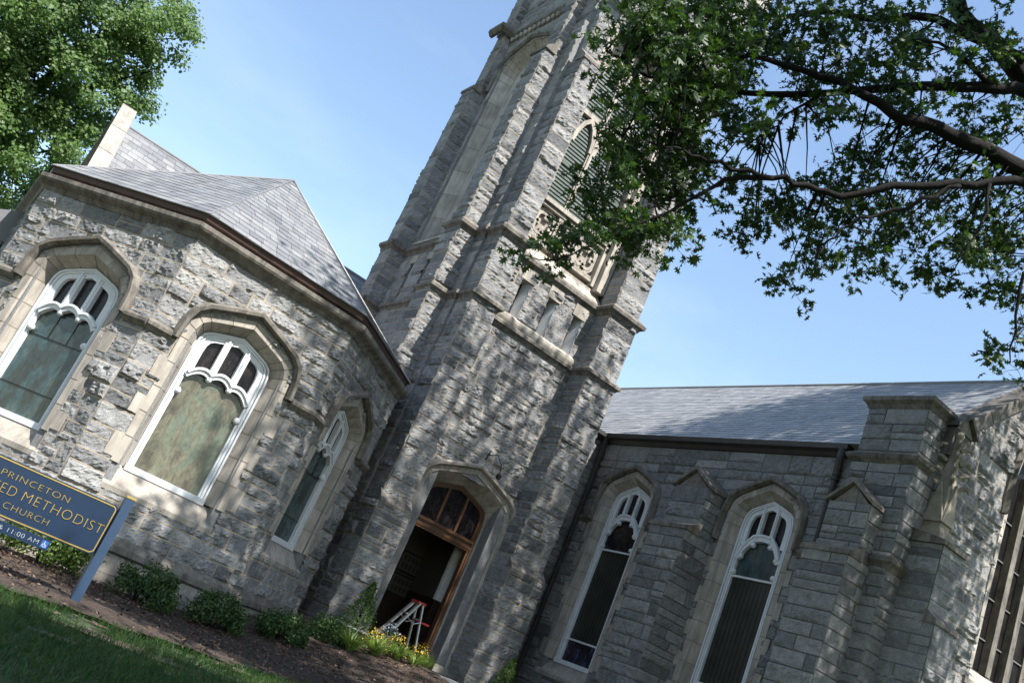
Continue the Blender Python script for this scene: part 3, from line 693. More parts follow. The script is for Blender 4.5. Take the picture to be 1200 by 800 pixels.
def gablet(mb, x0, x1, y0, y1, z, h, over=.05, mat=0, axis='Y'):
    # little saddleback cap with its gable facing front (axis Y) or left (axis X)
    x0 -= over; x1 += over; y0 -= over; y1 += 0 if axis == 'Y' else over; t = .07
    if axis == 'Y':
        xm = (x0+x1)/2; A = [(x0, z), (xm, z+h), (x1, z), (x1, z-t), (xm, z+h-t*1.3), (x0, z-t)]
        P = [(a, y0, b) for a, b in A]+[(a, y1, b) for a, b in A]
    else:
        ym = (y0+y1)/2; A = [(y1, z), (ym, z+h), (y0, z), (y0, z-t), (ym, z+h-t*1.3), (y1, z-t)]
        P = [(x0, a, b) for a, b in A]+[(x1, a, b) for a, b in A]
    n = 6; mb.add(P, [(0, 1, 4, 5), (1, 2, 3, 4), (11, 10, 7, 6), (10, 9, 8, 7)]+[(i, n+i, n+(i+1) % n, (i+1) % n) for i in range(n)], mat, rng.random())
    q = .012
    if axis == 'Y': mb.add([(x0+over, y0+over+q, z-t-.02), (x1-over, y0+over+q, z-t-.02), (xm, y0+over+q, z+h-t*1.6)], [(0, 1, 2)], mat, .8)
    else: mb.add([(x0+over+q, y1-over, z-t-.02), (x0+over+q, y0+over, z-t-.02), (x0+over+q, ym, z+h-t*1.6)], [(0, 1, 2)], mat, .8)
# front buttresses, three stages each
def front_buttress(x0, x1):
    b = MB()
    stone_box(b, x0-.05, x1+.05, 17.24, 18.06, -.5, 2.2, grid=.036); stone_box(b, x0, x1, 17.4, 18.06, 2.2, 7.12, grid=.036); stone_box(b, x0+.02, x1-.02, 17.43, 18.06, 7.12, 8.85, grid=.036); stone_box(b, x0+.05, x1-.05, 17.48, 18.06, 8.85, 13.9, grid=.045); stone_box(b, x0+.12, x1-.12, 17.78, 18.06, 13.9, 19.5, grid=.07)
    o = b.build('buttress', [M_STONE, M_MORT], church)
    c = MB()
    for ar in ((x0-.03, x1+.03, 17.24, 17.44, 2.14, .32, .03), (x0+.05, x1-.05, 17.48, 17.8, 13.86, .42, .05), (x0+.12, x1-.12, 17.78, 18.0, 19.4, .4, .05)):
        c = MB(); weather(c, *ar); c.build('weathering', M_CAP, o)
front_buttress(8.46, 9.14); front_buttress(12.04, 12.94)
def side_buttress(y0, y1, xo, top):
    b = MB()
    x1 = XL+.01
    stone_box(b, xo, x1, y0, y1, -.5, 9.0, 'FL', grid=.036); stone_box(b, xo+.02, x1, y0+.03, y1-.03, 9.0, top, 'FL', grid=.05); stone_box(b, xo+.22, x1, y0+.08, y1-.08, top, 19.5, 'FL', grid=.07)
    o = b.build('buttress', [M_STONE, M_MORT], church); c = MB()
    weather(c, xo+.02, xo+.24, y0+.02, y1-.02, top-.03, .38, .05, 'L'); c.build('weathering', M_CAP, o); c = MB(); weather(c, xo+.22, x1, y0+.08, y1-.08, 16.3, .3, .06, 'L'); c.build('weathering', M_CAP, o)
side_buttress(18.45, 19.12, 7.91, 14.1); side_buttress(22.0, 22.6, 7.94, 14.1)
# belts that wrap wall and buttresses
def belt(z, prof, name='belt_course', mat=None):
    mb = MB()
    P1 = [(XL, YB+.3), (7.94, 22.62), (7.94, 22.0), (XL, 22.0), (XL, 19.12), (7.94, 19.12), (7.94, 18.45), (XL, 18.45), (XL, YF), (8.46, YF), (8.46, 17.41), (9.14, 17.41), (9.14, YF), (12.04, YF), (12.04, 17.41), (12.94, 17.41), (12.94, YF), (13.10, YF), (13.10, 18.5), (13.5, 18.5), (13.5, 19.1), (13.1, 19.1)]
    P1[0] = (7.95, 22.64); P1 = P1[1:]
    sweep_plan(mb, P1, [(o, z+h) for o, h in prof]); return mb.build(name, mat or M_CAP, church)
belt(7.12, [(-.06, -.12), (.02, -.12), (.06, -.05), (.12, -.02), (.12, .05), (-.02, .16), (-.06, .16)])
belt(8.84, [(-.06, -.16), (.02, -.16), (.05, -.08), (.13, -.04), (.14, .04), (-.02, .18), (-.06, .18)])
belt(16.3, [(-.06, -.12), (.03, -.12), (.12, -.02), (.12, .06), (-.02, .2), (-.06, .2)])
for k in range(12): mb = MB(); blob(mb, (XL-.07, 19.5+k*.22, 16.12), (.06, .07, .08)); mb.build('carved_boss', M_CREAM, church)
b = MB(); stone_box(b, 13.04, 13.48, 18.5, 19.1, -.5, 14, 'FL', grid=.06); b.build('buttress', [M_STONE, M_MORT], church)
# slots with pale sills and lintels
mb = MB()
extrude(mb, FT, 9.13, 12.05, [(-.28, 7.24), (.05, 7.24), (.07, 7.30), (.07, 7.37), (.0, 7.45), (-.28, 7.47)])
mb.build('slot_sill', M_CREAM, church)
for x in slotx:
    mb = MB()
    fbox(mb, FT, x-.21, x+.21, 8.38, 8.70, -.28, .045, 0, rng.random())
    V = [FT.p(x-.14, z, .0) for z in (7.46, 8.38)]+[FT.p(x-.135, z, -.28) for z in (7.46, 8.38)]+[FT.p(x+.055, z, -.26) for z in (7.46, 8.38)]+[FT.p(x+.14, z, .0) for z in (7.46, 8.38)]
    mb.add(V, [(0, 1, 3, 2), (4, 5, 7, 6)], [0, 2], .9)
    mb.add([FT.p(x-.14, 7.46, -.272), FT.p(x+.14, 7.46, -.272), FT.p(x+.14, 8.38, -.272), FT.p(x-.14, 8.38, -.272)], [(0, 1, 2, 3)], 1, .5)
    mb.build('slot_window', [M_CREAM, M_BLACK, M_WHITE], church)
for y in (21.25, 20.38, 19.55):
    mb = MB(); a = ly(y); fbox(mb, FL, a-.17, a+.17, 8.40, 8.62, -.2, .04, 0, rng.random()); fbox(mb, FL, a-.09, a+.09, 7.40, 8.40, -.24, -.2, 1); fbox(mb, FL, a+.07, a+.1, 7.4, 8.4, -.2, .01, 2)
    mb.build('slot_window', [M_CREAM, M_BLACK, M_WHITE], church)
# tall pale blind panel on the left face
mb = MB(); O1 = outline(pc, ph+.10, 9.15, 14.7, .96); O0 = outline(pc, ph-.28, 9.3, 14.55, .72)
ring_blocks(mb, FL, O1, .03, O0, -.34, .8)
Q = outline(pc, ph-.29, 9.25, 14.55, .73); mb.add([FL.p(a, z, -.345) for a, z in Q], [tuple(range(len(Q)))[::-1]], 0, .75)
fbox(mb, FL, pc+.15, pc+.21, 9.3, 15.1, -.35, -.28, 0, .4)
extrude(mb, FL, pc-ph, pc+ph, [(-.36, 9.02), (.06, 9.02), (.06, 9.10), (-.34, 9.42)], 0, .6)
mb.build('blind_panel', [M_CREAM, M_JOINT], church)
mb = MB(); sweep(mb, FL, outline(pc, ph+.10, 14.2, 14.7, .98), [(0, -.03), (0, .07), (.06, .13), (.12, .06), (.12, -.03)]); mb.build('hood_mould', M_CAP, church)
# belfry front: pale traceried panel over a louvred opening
bf = MB(); x0, x1 = 9.12, 12.06; D = -.30
fbox(bf, FT, x0, x1, 8.95, 15.9, D-.25, D-.12, 0, .6)
extrude(bf, FT, x0, x1, [(-.5, 8.86), (.02, 8.90), (.0, 9.02), (D+.08, 9.26), (D+.08, 9.34), (D-.1, 9.40)], 0, .8)
for z, h, d in ((9.50, .07, .06), (9.60, .05, .02), (10.46, .06, .06), (10.56, .10, .12)): fbox(bf, FT, x0, x1, z, z+h, D-.13, D+d, 0, .7)
for x in (x0+.0, x1-.26): fbox(bf, FT, x, x+.26, 9.3, 15.9, D-.13, -.02, 0, .8)
for x in (x0+.26, x1-.38): fbox(bf, FT, x, x+.12, 9.4, 15.9, D-.13, D+.12, 0, .55)
inner0, inner1 = x0+.38, x1-.38; n = 3; wd = (inner1-inner0)/n
for k in range(1, n): fbox(bf, FT, inner0+wd*k-.07, inner0+wd*k+.07, 9.62, 15.9, D-.13, D+.03, 0, .7); fbox(bf, FT, inner0+wd*k-.03, inner0+wd*k+.03, 10.6, 15.9, D+.03, D+.07, 0, .7)
for k in range(n):
    cx, cz, rr = inner0+wd*(k+.5), 10.04, .165
    for q in range(4):
        ang = q*pi/2; c0 = (cx+rr*.95*cos(ang+pi/4), cz+rr*.95*sin(ang+pi/4))
        pth = [(c0[0]+rr*cos(ang+pi/4+t), c0[1]+rr*sin(ang+pi/4+t)) for t in np.linspace(-2.2, 2.2, 15)]
        sweep(bf, FT, pth, [(-.035, D-.12), (-.035, D-.03), (.04, D-.03), (.04, D-.12)], 0, False, .85)
    pth = [(cx+.37*cos(t), cz+.40*sin(t)) for t in np.linspace(0, 2*pi, 25)[:-1]]
    sweep(bf, FT, pth, [(-.03, D-.12), (-.03, D-.04), (.06, D-.04), (.06, D-.12)], 0, True, .8)
# pointed heads and cusping above the louvres
for k in range(n):
    cx = inner0+wd*(k+.5)
    for zz in (12.9, 15.0):
        pth = [(cx-wd/2+.05, zz-.5), (cx-wd/2+.09, zz-.2), (cx-.16, zz+.12), (cx, zz+.30), (cx+.16, zz+.12), (cx+wd/2-.09, zz-.2), (cx+wd/2-.05, zz-.5)]
        sweep(bf, FT, pth, [(-.05, D-.1), (-.05, D+.06), (.06, D+.06), (.06, D-.1)], 0, False, .8)
    fbox(bf, FT, cx-wd/2, cx+wd/2, 13.25, 13.38, D-.1, D+.05, 0, .7)
bo = bf.build('belfry_tracery', M_CREAM, church)
for k in range(n):
    lv = MB(); cx = inner0+wd*(k+.5); hw_ = wd/2-.07
    for z in np.arange(10.72, 13.2, .10): extrude(lv, FT, cx-hw_, cx+hw_, [(D-.115, z+.10), (D-.05, z+.095), (D-.02, z), (D-.03, z-.012)], 0, rng.random())
    for z in np.arange(13.42, 15.2, .10): extrude(lv, FT, cx-hw_, cx+hw_, [(D-.115, z+.10), (D-.05, z+.095), (D-.02, z), (D-.03, z-.012)], 0, rng.random())
    fbox(lv, FT, cx-hw_, cx+hw_, 11.72, 11.82, D-.1, D+.0, 0, 1.0)
    lv.build('louvre', M_LOUV, bo)
# pinnacles at the tower corners (mostly above the frame)
for (x, y) in ((8.35, 18.0), (8.35, 22.5), (12.95, 18.0), (12.95, 22.5)):
    mb = MB(); box(mb, x-.33, x+.33, y-.33, y+.33, 19.5, 22.4, 0, .6)
    for sx in (-1, 1): box(mb, x+sx*.345-.03, x+sx*.345+.03, y-.12, y+.12, 19.8, 22.2, 0, .5)
    P = [(x-.38, y-.38, 22.4), (x+.38, y-.38, 22.4), (x+.38, y+.38, 22.4), (x-.38, y+.38, 22.4), (x, y, 25.2)]; mb.add(P, [(0, 1, 4), (1, 2, 4), (2, 3, 4), (3, 0, 4), (3, 2, 1, 0)], 0, .6)
    mb.build('pinnacle', M_CREAM, church)
# --- doorway
dc, dhw, dzs, drs = WD
s = MB(); zfl = -.40
O0 = outline(dc, dhw, zfl, dzs, drs); O1 = outline(dc, dhw+.30, zfl, dzs, drs+.30); O2 = outline(dc, dhw+.42, zfl, dzs, drs+.42)
ring_blocks(s, FT, O1, .03, O0, -.38, .5); ring_blocks(s, FT, O2, .032, O1, .032, .5)
for a_, b_, z0_, z1_ in DQ: fbox(s, FT, a_, b_, z0_, z1_, -.05, .028, 0, rng.random())
fbox(s, FT, dc-dhw-.5, dc-dhw+.06, -.6, -.24, -.4, .10, 0, .3); fbox(s, FT, dc+dhw-.06, dc+dhw+.5, -.6, -.24, -.4, .10, 0, .3)
dsur = s.build('door_surround', [M_CREAM, M_JOINT], church)
mb = MB(); sweep(mb, FT, outline(dc, dhw+.43, 2.25, dzs, drs+.43), [(0, -.03), (0, .06), (.03, .13), (.08, .14), (.12, .05), (.12, -.03)])
for sg in (-1, 1): fbox(mb, FT, dc+sg*(dhw+.49)-.10, dc+sg*(dhw+.49)+.10, 2.13, 2.27, -.03, .13)
mb.build('hood_mould', M_CREAM, dsur)
df = MB(); dD = -.38
Oi = outline(dc, dhw-.13, zfl, dzs, drs-.12); Oo = outline(dc, dhw+.02, zfl, dzs, drs+.02)
for pa, pb, da, db in ((Oo, Oi, dD, dD), (Oi, Oi, dD, dD-.14)):
    n = len(pa); V = [FT.p(a, z, da) for a, z in pa]+[FT.p(a, z, db) for a, z in pb]; df.add(V, [(n+i, n+i+1, i+1, i) for i in range(n-1)])
sweep(df, FT, outline(dc, dhw-.06, zfl, dzs, drs-.06), [(-.015, dD-.01), (-.015, dD+.03), (.02, dD+.03), (.02, dD-.01)])
fbox(df, FT, dc-dhw+.10, dc+dhw-.10, 2.22, 2.44, dD-.14, dD+.02); fbox(df, FT, dc-dhw+.08, dc+dhw-.08, 2.40, 2.47, dD, dD+.06); fbox(df, FT, dc-dhw+.08, dc+dhw-.08, 2.27, 2.31, dD, dD+.04)
for k in (-1, 1): fbox(df, FT, dc+k*.27-.03, dc+k*.27+.03, 2.44, dzs+drs-.18, dD-.10, dD+.01)
dfo = df.build('door_frame', M_WOOD, church)
for a0, a1 in ((dc-.78, dc-.30), (dc-.24, dc+.24), (dc+.30, dc+.78)):
    pts = [(a0, 2.47), (a1, 2.47)]+[(a, min(dzs+drs-.1, float(dzs+np.interp(abs(a-dc)/.78, [0, .3, .6, .84, .965, 1], [.5, .45, .38, .28, .15, 0])))) for a in np.linspace(a1, a0, 6)]
    mb = MB(); mb.add([FT.p(a, z, dD-.06) for a, z in pts], [tuple(range(len(pts)))]); mb.build('transom_pane', M_GL_DARK if a0 < dc-.3 else M_GL_DARK, dfo)
# vestibule behind the door
mb = MB(); vx0, vx1, vy0, vy1, vz1 = 9.05, 12.1, 18.60, 21.2, 3.8
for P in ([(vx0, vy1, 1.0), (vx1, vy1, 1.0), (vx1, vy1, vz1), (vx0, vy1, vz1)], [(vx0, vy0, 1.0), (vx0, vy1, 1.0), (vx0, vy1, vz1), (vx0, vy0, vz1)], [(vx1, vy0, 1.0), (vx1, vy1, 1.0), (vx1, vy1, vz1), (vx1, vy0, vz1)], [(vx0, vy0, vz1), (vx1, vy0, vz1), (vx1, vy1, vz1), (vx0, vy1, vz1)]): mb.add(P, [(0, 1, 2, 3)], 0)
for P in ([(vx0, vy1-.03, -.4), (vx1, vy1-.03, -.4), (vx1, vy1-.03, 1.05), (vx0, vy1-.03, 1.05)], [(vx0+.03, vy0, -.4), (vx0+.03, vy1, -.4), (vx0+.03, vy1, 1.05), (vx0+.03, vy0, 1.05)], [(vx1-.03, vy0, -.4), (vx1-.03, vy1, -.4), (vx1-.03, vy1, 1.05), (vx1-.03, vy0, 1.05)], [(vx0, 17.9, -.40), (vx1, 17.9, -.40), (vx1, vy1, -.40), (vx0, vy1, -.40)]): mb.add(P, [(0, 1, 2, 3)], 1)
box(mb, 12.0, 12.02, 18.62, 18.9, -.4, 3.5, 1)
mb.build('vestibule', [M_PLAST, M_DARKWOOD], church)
mb = MB(); box(mb, 11.56, 11.86, 18.95, 19.05, 1.0, 2.6, 0); box(mb, 11.56, 11.86, 18.95, 19.05, -.4, 1.0, 1); mb.build('inner_door_casing', [M_PWHITE, M_DARKWOOD], church)
# iron lantern bracket over the door
mb = MB(); c0 = at_y(582, 545, 17.75)
tube(mb, [c0+np.array((-.12, .3, .18)), c0+np.array((-.05, .02, .22)), c0+np.array((.12, 0, .05)), c0+np.array((.16, 0, -.12))], .012, 6); tube(mb, [c0+np.array((-.16, .28, .05)), c0+np.array((-.12, .28, .3))], .02, 6)
lathe(mb, c0+np.array((.16, 0, -.26)), [(0, .14), (.03, .14), (.065, .09), (.05, 0), (0, -.01)], 8); mb.build('lamp_bracket', M_IRON, church)
# ------------------------------------------------------------------ wing on the right
WX, WY0, WY1 = 14.2, 9.9, 18.62
FW = Frame((WX, WY1, 0), (0, -1, 0)); wy = lambda y: WY1-y
WC = (wy(17.02), wy(12.90)); wz = (.92, 4.62, .53)
wg = MB()
WQ = [quoin_rects(c, .94, wz[0], 4.1) for c in WC]
kw_ = lambda a, z: hole(WC[0], .52+.385, .5, wz[1], .87)(a, z) & hole(WC[1], .52+.385, .5, wz[1], .87)(a, z) & clear_of(WQ[0]+WQ[1])(a, z)
stone_face(wg, FW, 0, WY1-WY0, -.5, 6.22, .04, .036, keep=kw_, rows=(.16, .34), mh=.002, lift=.008)
e = [0, WC[0]-.78, WC[0]+.78, WC[1]-.78, WC[1]+.78, WY1-WY0]
for a0, a1 in ((e[0], e[1]), (e[2], e[3]), (e[4], e[5])): fbox(wg, FW, a0, a1, -.5, 6.2, -.5, -.003)
for c in WC: fbox(wg, FW, c-.78, c+.78, 5.4, 6.2, -.5, -.003); fbox(wg, FW, c-.78, c+.78, -.5, .46, -.5, -.003); fbox(wg, FW, c-.78, c+.78, .5, 5.6, -.6, -.45)
stone_face(wg, Frame((13.0, WY1, 0), (1, 0, 0)), 0, 1.2, -.5, 6.3, .03, .06); box(wg, 13.0, 14.19, WY1+.004, WY1+.4, -.5, 6.3, 0)
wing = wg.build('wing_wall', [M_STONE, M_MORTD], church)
church_window(FW, WC[0], .52, wz[0], wz[1], wz[2], 'wing', None, .95, recess=.25, string_to=(0, wy(15.02)), label='tall wing window nearest the tower', hood_stop=4.22, quoins=WQ[0])
church_window(FW, WC[1], .52, wz[0], wz[1], wz[2], 'wing', M_GL_TEAL, .95, recess=.25, string_to=(wy(13.98)-.0, wy(11.1)), label='tall wing window between two gabled buttresses', hood_stop=4.22, quoins=WQ[1])
for (y0, y1) in ((13.97, 15.0), (10.13, 11.05)):
    b = MB(); stone_box(b, 13.35, WX+.01, y0, y1, -.5, 4.1, 'FL', amp=.036, grid=.04, mh=.002); stone_box(b, 13.62, WX+.01, y0+.03, y1-.03, 4.1, 5.12, 'FL', amp=.036, grid=.04, mh=.002)
    o = b.build('buttress', [M_STONE, M_MORTD], church); c = MB()
    weather(c, 13.35, 13.66, y0, y1, 4.08, .26, .05, 'L'); c.build('weathering', M_CAP, o); c = MB(); gablet(c, 13.62, WX+.02, y0+.03, y1-.03, 5.16, .42, .07, 0, 'X'); c.build('gabled_cap', M_CAP, o)
# gutter, downpipes and roof
mb = MB(); extrude(mb, FW, -.1, wy(11.3), [(-.05, 6.22), (.05, 6.22), (.10, 6.30), (.20, 6.33), (.20, 6.43), (.16, 6.45), (-.05, 6.42)]); extrude(mb, Frame((13.0, WY1, 0), (1, 0, 0)), 0, 1.15, [(-.05, 6.22), (.05, 6.22), (.1, 6.3), (.2, 6.33), (.2, 6.43), (.16, 6.45), (-.05, 6.42)])
mb.build('gutter', M_GUTD, church)
for y in (11.42, 18.45):
    mb = MB(); tube(mb, [(14.05, y, 6.35), (14.05, y, 6.15), (14.1, y+.02, 5.9), (14.1, y+.02, 5.8)], .075, 10); tube(mb, [(14.1, y+.02, 6.0), (14.1, y+.02, -.5)], .055, 10)
    for z in (5.7, 3.6, 1.6): tube(mb, [(14.1, y+.02, z), (14.1, y+.02, z+.06)], .075, 10)
    mb.build('downpipe', M_GUTD, church)
RX, RZ = 18.55, 10.2
mb = MB(); wv = np.array((RX-14.02, 0, RZ-6.44)); T = float(np.linalg.norm(wv))
slates(mb, (14.02, 26.5, 6.44), (0, -1, 0), wv, lambda t: 0, lambda t: 16.3, T, .2)
mb.add([(14.02, 26.5, 6.43), (14.02, 10.1, 6.43), (RX, 10.1, RZ-.01), (RX, 26.5, RZ-.01)], [(0, 1, 2, 3)], 0, .4)
mb.add([(2*RX-14.02, 26.5, 6.43), (2*RX-14.02, 10.1, 6.43), (RX, 10.1, RZ-.01), (RX, 26.5, RZ-.01)], [(3, 2, 1, 0)], 0, .4)
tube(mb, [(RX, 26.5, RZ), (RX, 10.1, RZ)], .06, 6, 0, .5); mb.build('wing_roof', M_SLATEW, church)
# gable front
FG = Frame((WX, WY0, 0), (1, 0, 0)); gc = RX-WX
rake = lambda a: 6.40+.865*(gc-np.abs(a-gc)-.0)
gk = lambda a, z: (z < rake(a)) & hole(gc, 1.35, 3.2, 7.0, 1.6)(a, z)
g = MB(); stone_face(g, FG, 0, 2*gc, -.5, 10.4, .055, .042, keep=gk)
plate(g, FG, [(0, -.5), (gc-1.3, -.5), (gc-1.3, rake(gc-1.3)), (0, 6.38)], -.4, -.004); plate(g, FG, [(gc+1.3, -.5), (2*gc, -.5), (2*gc, 6.38), (gc+1.3, rake(gc+1.3))], -.4, -.004)
fbox(g, FG, gc-1.3, gc+1.3, -.5, 3.2, -.4, -.004); plate(g, FG, [(gc-1.3, 8.6), (gc+1.3, 8.6), (gc+1.3, rake(gc+1.3)), (gc, 10.16), (gc-1.3, rake(gc-1.3))], -.4, -.004)
g.build('gable_wall', [M_STONE, M_MORT], church)
mb = MB()
for s_ in (1, -1):
    p = np.array((RX-s_*3.95, WY0+.17, rake(.4)+.10)); q = np.array((RX, WY0+.17, 10.28)); n = 6
    for k in range(n): bar(mb, p+(q-p)*(k/n+.002), p+(q-p)*((k+1)/n-.002), .24, .50, (0, 1, 0), 0, rng.random())
mb.build('gable_coping', M_CAP, church)
# gable window
gwf = MB(); O0 = outline(gc, 1.12, 3.55, 6.9, 1.45); OG = outline(gc, 1.02, 3.62, 6.9, 1.36); n = len(O0); dz = -.36
for pa, pb, da, db in ((O0, OG, dz+.05, dz+.05), (OG, OG, dz+.05, dz-.02)):
    V = [FG.p(a, z, da) for a, z in pa]+[FG.p(a, z, db) for a, z in pb]; gwf.add(V, [(n+i, n+(i+1) % n, (i+1) % n, i) for i in range(n)])
for x in (-.32, .32): fbox(gwf, FG, gc+x-.09, gc+x+.09, 3.6, 7.7, dz, dz+.16)
gwo = gwf.build('window', M_CAP, church)  # darker stone colour here stands in for shade in the recess
mb = MB(); mb.add([FG.p(a, z, dz) for a, z in OG], [tuple(range(n))[::-1]]); mb.build('pane', M_GL_SHADE, gwo)
mb = MB()
for z in (4.25, 5.05, 5.85, 6.65): fbox(mb, FG, gc-1.02, gc+1.02, z-.012, z+.012, dz, dz+.03)
for x in (-.69, 0, .69): fbox(mb, FG, gc+x-.01, gc+x+.01, 3.62, 4.25, dz, dz+.025)
mb.build('glazing_bar', M_GREYP, gwo)
mb = MB(); O1 = outline(gc, 1.30, 3.5, 6.9, 1.62); O2 = outline(gc, 1.42, 3.5, 6.9, 1.74); ring_blocks(mb, FG, O1, .03, O0, dz+.04, .5); ring_blocks(mb, FG, O2, .032, O1, .032, .5); extrude(mb, FG, gc-1.5, gc+1.5, [(-.2, 3.2), (.07, 3.2), (.07, 3.3), (-.16, 3.55)])
mb.build('stone_surround', [M_CREAM, M_JOINT], gwo)
mb = MB(); sweep(mb, FG, outline(gc, 1.44, 6.5, 6.9, 1.76), [(0, -.03), (0, .08), (.06, .15), (.13, .06), (.13, -.03)]); mb.build('hood_mould', M_CAP, gwo)
# corner turret
t_ = MB(); stone_box(t_, 13.98, 14.62, 9.80, 11.08, -.5, 6.1, 'FL', amp=.034, grid=.04, mh=.002); stone_box(t_, 14.02, 14.62, 9.84, 11.06, 6.1, 7.22, 'FLR', amp=.034, grid=.04, mh=.002)
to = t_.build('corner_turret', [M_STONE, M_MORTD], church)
mb = MB(); pth = [(14.62, 11.08), (13.98, 11.08), (13.98, 9.80), (14.42, 9.80)]
sweep_plan(mb, pth, [(-.05, 6.06), (.02, 6.06), (.10, 6.14), (.12, 6.20), (.02, 6.28), (-.05, 6.28)]); mb.build('moulding', M_CAP, to); mb = MB(); sweep_plan(mb, pth, [(-.05, 4.10), (.02, 4.10), (.05, 4.18), (.11, 4.24), (.11, 4.30), (0, 4.38), (-.05, 4.38)]); mb.build('moulding', M_CAP, to); mb = MB()
sweep_plan(mb, [(14.70, 11.06), (14.02, 11.06), (14.02, 9.84), (14.70, 9.84)], [(-.2, 7.18), (.02, 7.18), (.06, 7.26), (.13, 7.32), (.13, 7.40), (-.2, 7.48)]); box(mb, 14.05, 14.7, 9.9, 11.05, 7.25, 7.46)
mb.build('capping', M_CAP, to)
mb = MB(); gablet(mb, 14.62, 15.2, 9.62, 10.5, 7.22, .32, .06, 0, 'Y'); fbox(mb, Frame((14.62, 9.66, 0), (1, 0, 0)), 0, .58, 6.6, 7.15, -.8, 0); mb.build('kneeler', M_CAP, church)
# buttress on the gable front carrying a crocketed pinnacle
b = MB(); stone_box(b, 14.42, 15.02, 9.2, 9.9, -.5, 4.85, 'FLR', amp=.04); stone_box(b, 14.40, 15.06, 9.0, 9.9, -.5, 3.5, 'FLR', amp=.04)
o = b.build('buttress', [M_STONE, M_MORTD], church)
mb = MB(); weather(mb, 14.42, 15.02, 9.2, 9.75, 4.83, .22, .07); mb.build('weathering', M_CAP, o); mb = MB(); weather(mb, 14.40, 15.06, 9.0, 9.22, 3.48, .25, .04); mb.build('weathering', M_CAP, o)
mb = MB(); px, py = 14.76, 9.62
box(mb, px-.24, px+.24, py-.24, py+.26, 5.0, 5.10, 0, .6); box(mb, px-.20, px+.20, py-.20, py+.26, 5.10, 5.17, 0, .5); box(mb, px-.15, px+.15, py-.15, py+.2, 5.17, 5.85, 0, .6)
for F_ in (Frame((px-.19, py-.20, 0), (1, 0, 0)), Frame((px-.20, py+.19, 0), (0, -1, 0))):
    plate(mb, F_, [(0, 5.30), (.38, 5.30), (.24, 5.85), (.19, 6.05), (.14, 5.85)], -.06, 0, 0, .8)
P = [(px-.12, py-.12, 5.85), (px+.12, py-.12, 5.85), (px+.12, py+.12, 5.85), (px-.12, py+.12, 5.85), (px-.035, py-.035, 6.95), (px+.035, py-.035, 6.95), (px+.035, py+.035, 6.95), (px-.035, py+.035, 6.95)]; mb.add(P, CUBE, 0, .6)
for k in range(4):
    z = 6.02+.24*k; r_ = .125-.024*k
    for sx, sy in ((-1, -1), (1, -1), (-1, 1), (1, 1)):
        c_ = np.array((px+sx*r_, py+sy*r_, z)); tube(mb, [c_, c_+np.array((sx*.07, sy*.07, .06)), c_+np.array((sx*.13, sy*.13, .05)), c_+np.array((sx*.14, sy*.14, -.02))], [.04, .04, .035, .02], 6, 0, .7)
blob(mb, (px, py, 7.02), (.08, .08, .09)); mb.build('pinnacle', M_CAPM, church)
# dark slate-capped buttress peeping out at the far left edge
q0 = at_y(24, 252, 19.4); b = MB(); stone_box(b, q0[0]-1.1, q0[0], 19.4, 20.4, -1.2, q0[2]-.55, 'F', grid=.06); o = b.build('buttress', [M_STONE, M_MORT], church)
mb = MB(); weather(mb, q0[0]-1.1, q0[0], 19.4, 20.4, q0[2]-.6, .7, .06, 'L'); mb.build('weathering', M_SLATE, o)
# ------------------------------------------------------------------ pictures in the vestibule
def picture(px, py, w_, h_, label):
    c = at_y(px, py, 21.14); t = thing('framed_picture', c, label, 'picture', 'framed pictures in the vestibule')
    x, y, z = c; m = MB()
    for a in ((x-w_/2, x+w_/2, z-h_/2, z-h_/2+.04), (x-w_/2, x+w_/2, z+h_/2-.04, z+h_/2), (x-w_/2, x-w_/2+.04, z-h_/2, z+h_/2), (x+w_/2-.04, x+w_/2, z-h_/2, z+h_/2)): box(m, a[0], a[1], y-.03, y+.02, a[2], a[3])
    m.build('frame', M_BLACK, t); m = MB(); box(m, x-w_/2+.035, x+w_/2-.035, y-.01, y+.015, z-h_/2+.035, z+h_/2-.035); m.build('mount', M_PAPER, t)
    m = MB(); nx = 5
    for r_ in (0, 1):
        for k in range(nx):
            cx = x-w_/2+.1+(w_-.2)*(k+.5)/nx; cz = z+(r_-.5)*h_*.36; box(m, cx-.035, cx+.035, y-.014, y-.011, cz-h_*.13, cz+h_*.13)
    m.build('print', M_PLASTD, t)
picture(482, 661, .78, .52, 'dark framed group of small portraits inside the doorway, upper left one'); picture(470, 686, .78, .52, 'dark framed group of small portraits inside the doorway, below another frame')
picture(514, 668, .55, .45, 'dim framed picture inside the doorway, upper one beside the white casing'); picture(506, 690, .5, .36, 'small dim framed picture inside the doorway, lower one beside the white casing')
# ------------------------------------------------------------------ sign
SY = 11.0
sgn = thing('church_sign', (1.2, SY, -1.1), 'navy blue church sign with gold lettering and gold border on slate blue posts', 'sign')
bR = at_y(141, 594, SY); bB = at_y(108, 650, SY); xr = (bR[0]+bB[0])/2; zt, zb_ = .035, -.530; xl = xr-2.55
FS = Frame((0, SY, 0), (1, 0, 0))
def rrect(x0, x1, z0, z1, r, n=5):
    out = []
    for cx, cz, a in ((x1-r, z1-r, 0), (x0+r, z1-r, 90), (x0+r, z0+r, 180), (x1-r, z0+r, 270)): out += [(cx+r*cos(R(a+90*k/n)), cz+r*sin(R(a+90*k/n))) for k in range(n+1)]
    return out[::-1]
m = MB(); plate(m, FS, rrect(xl, xr, zb_, zt, .05), -.05, 0); m.build('board', M_BLUE, sgn)
m = MB(); sweep(m, FS, rrect(xl+.02, xr-.02, zb_+.02, zt-.02, .045), [(-.006, -.002), (-.006, .006), (.006, .006), (.006, -.002)], 0, True); m.build('border', M_GOLD, sgn)
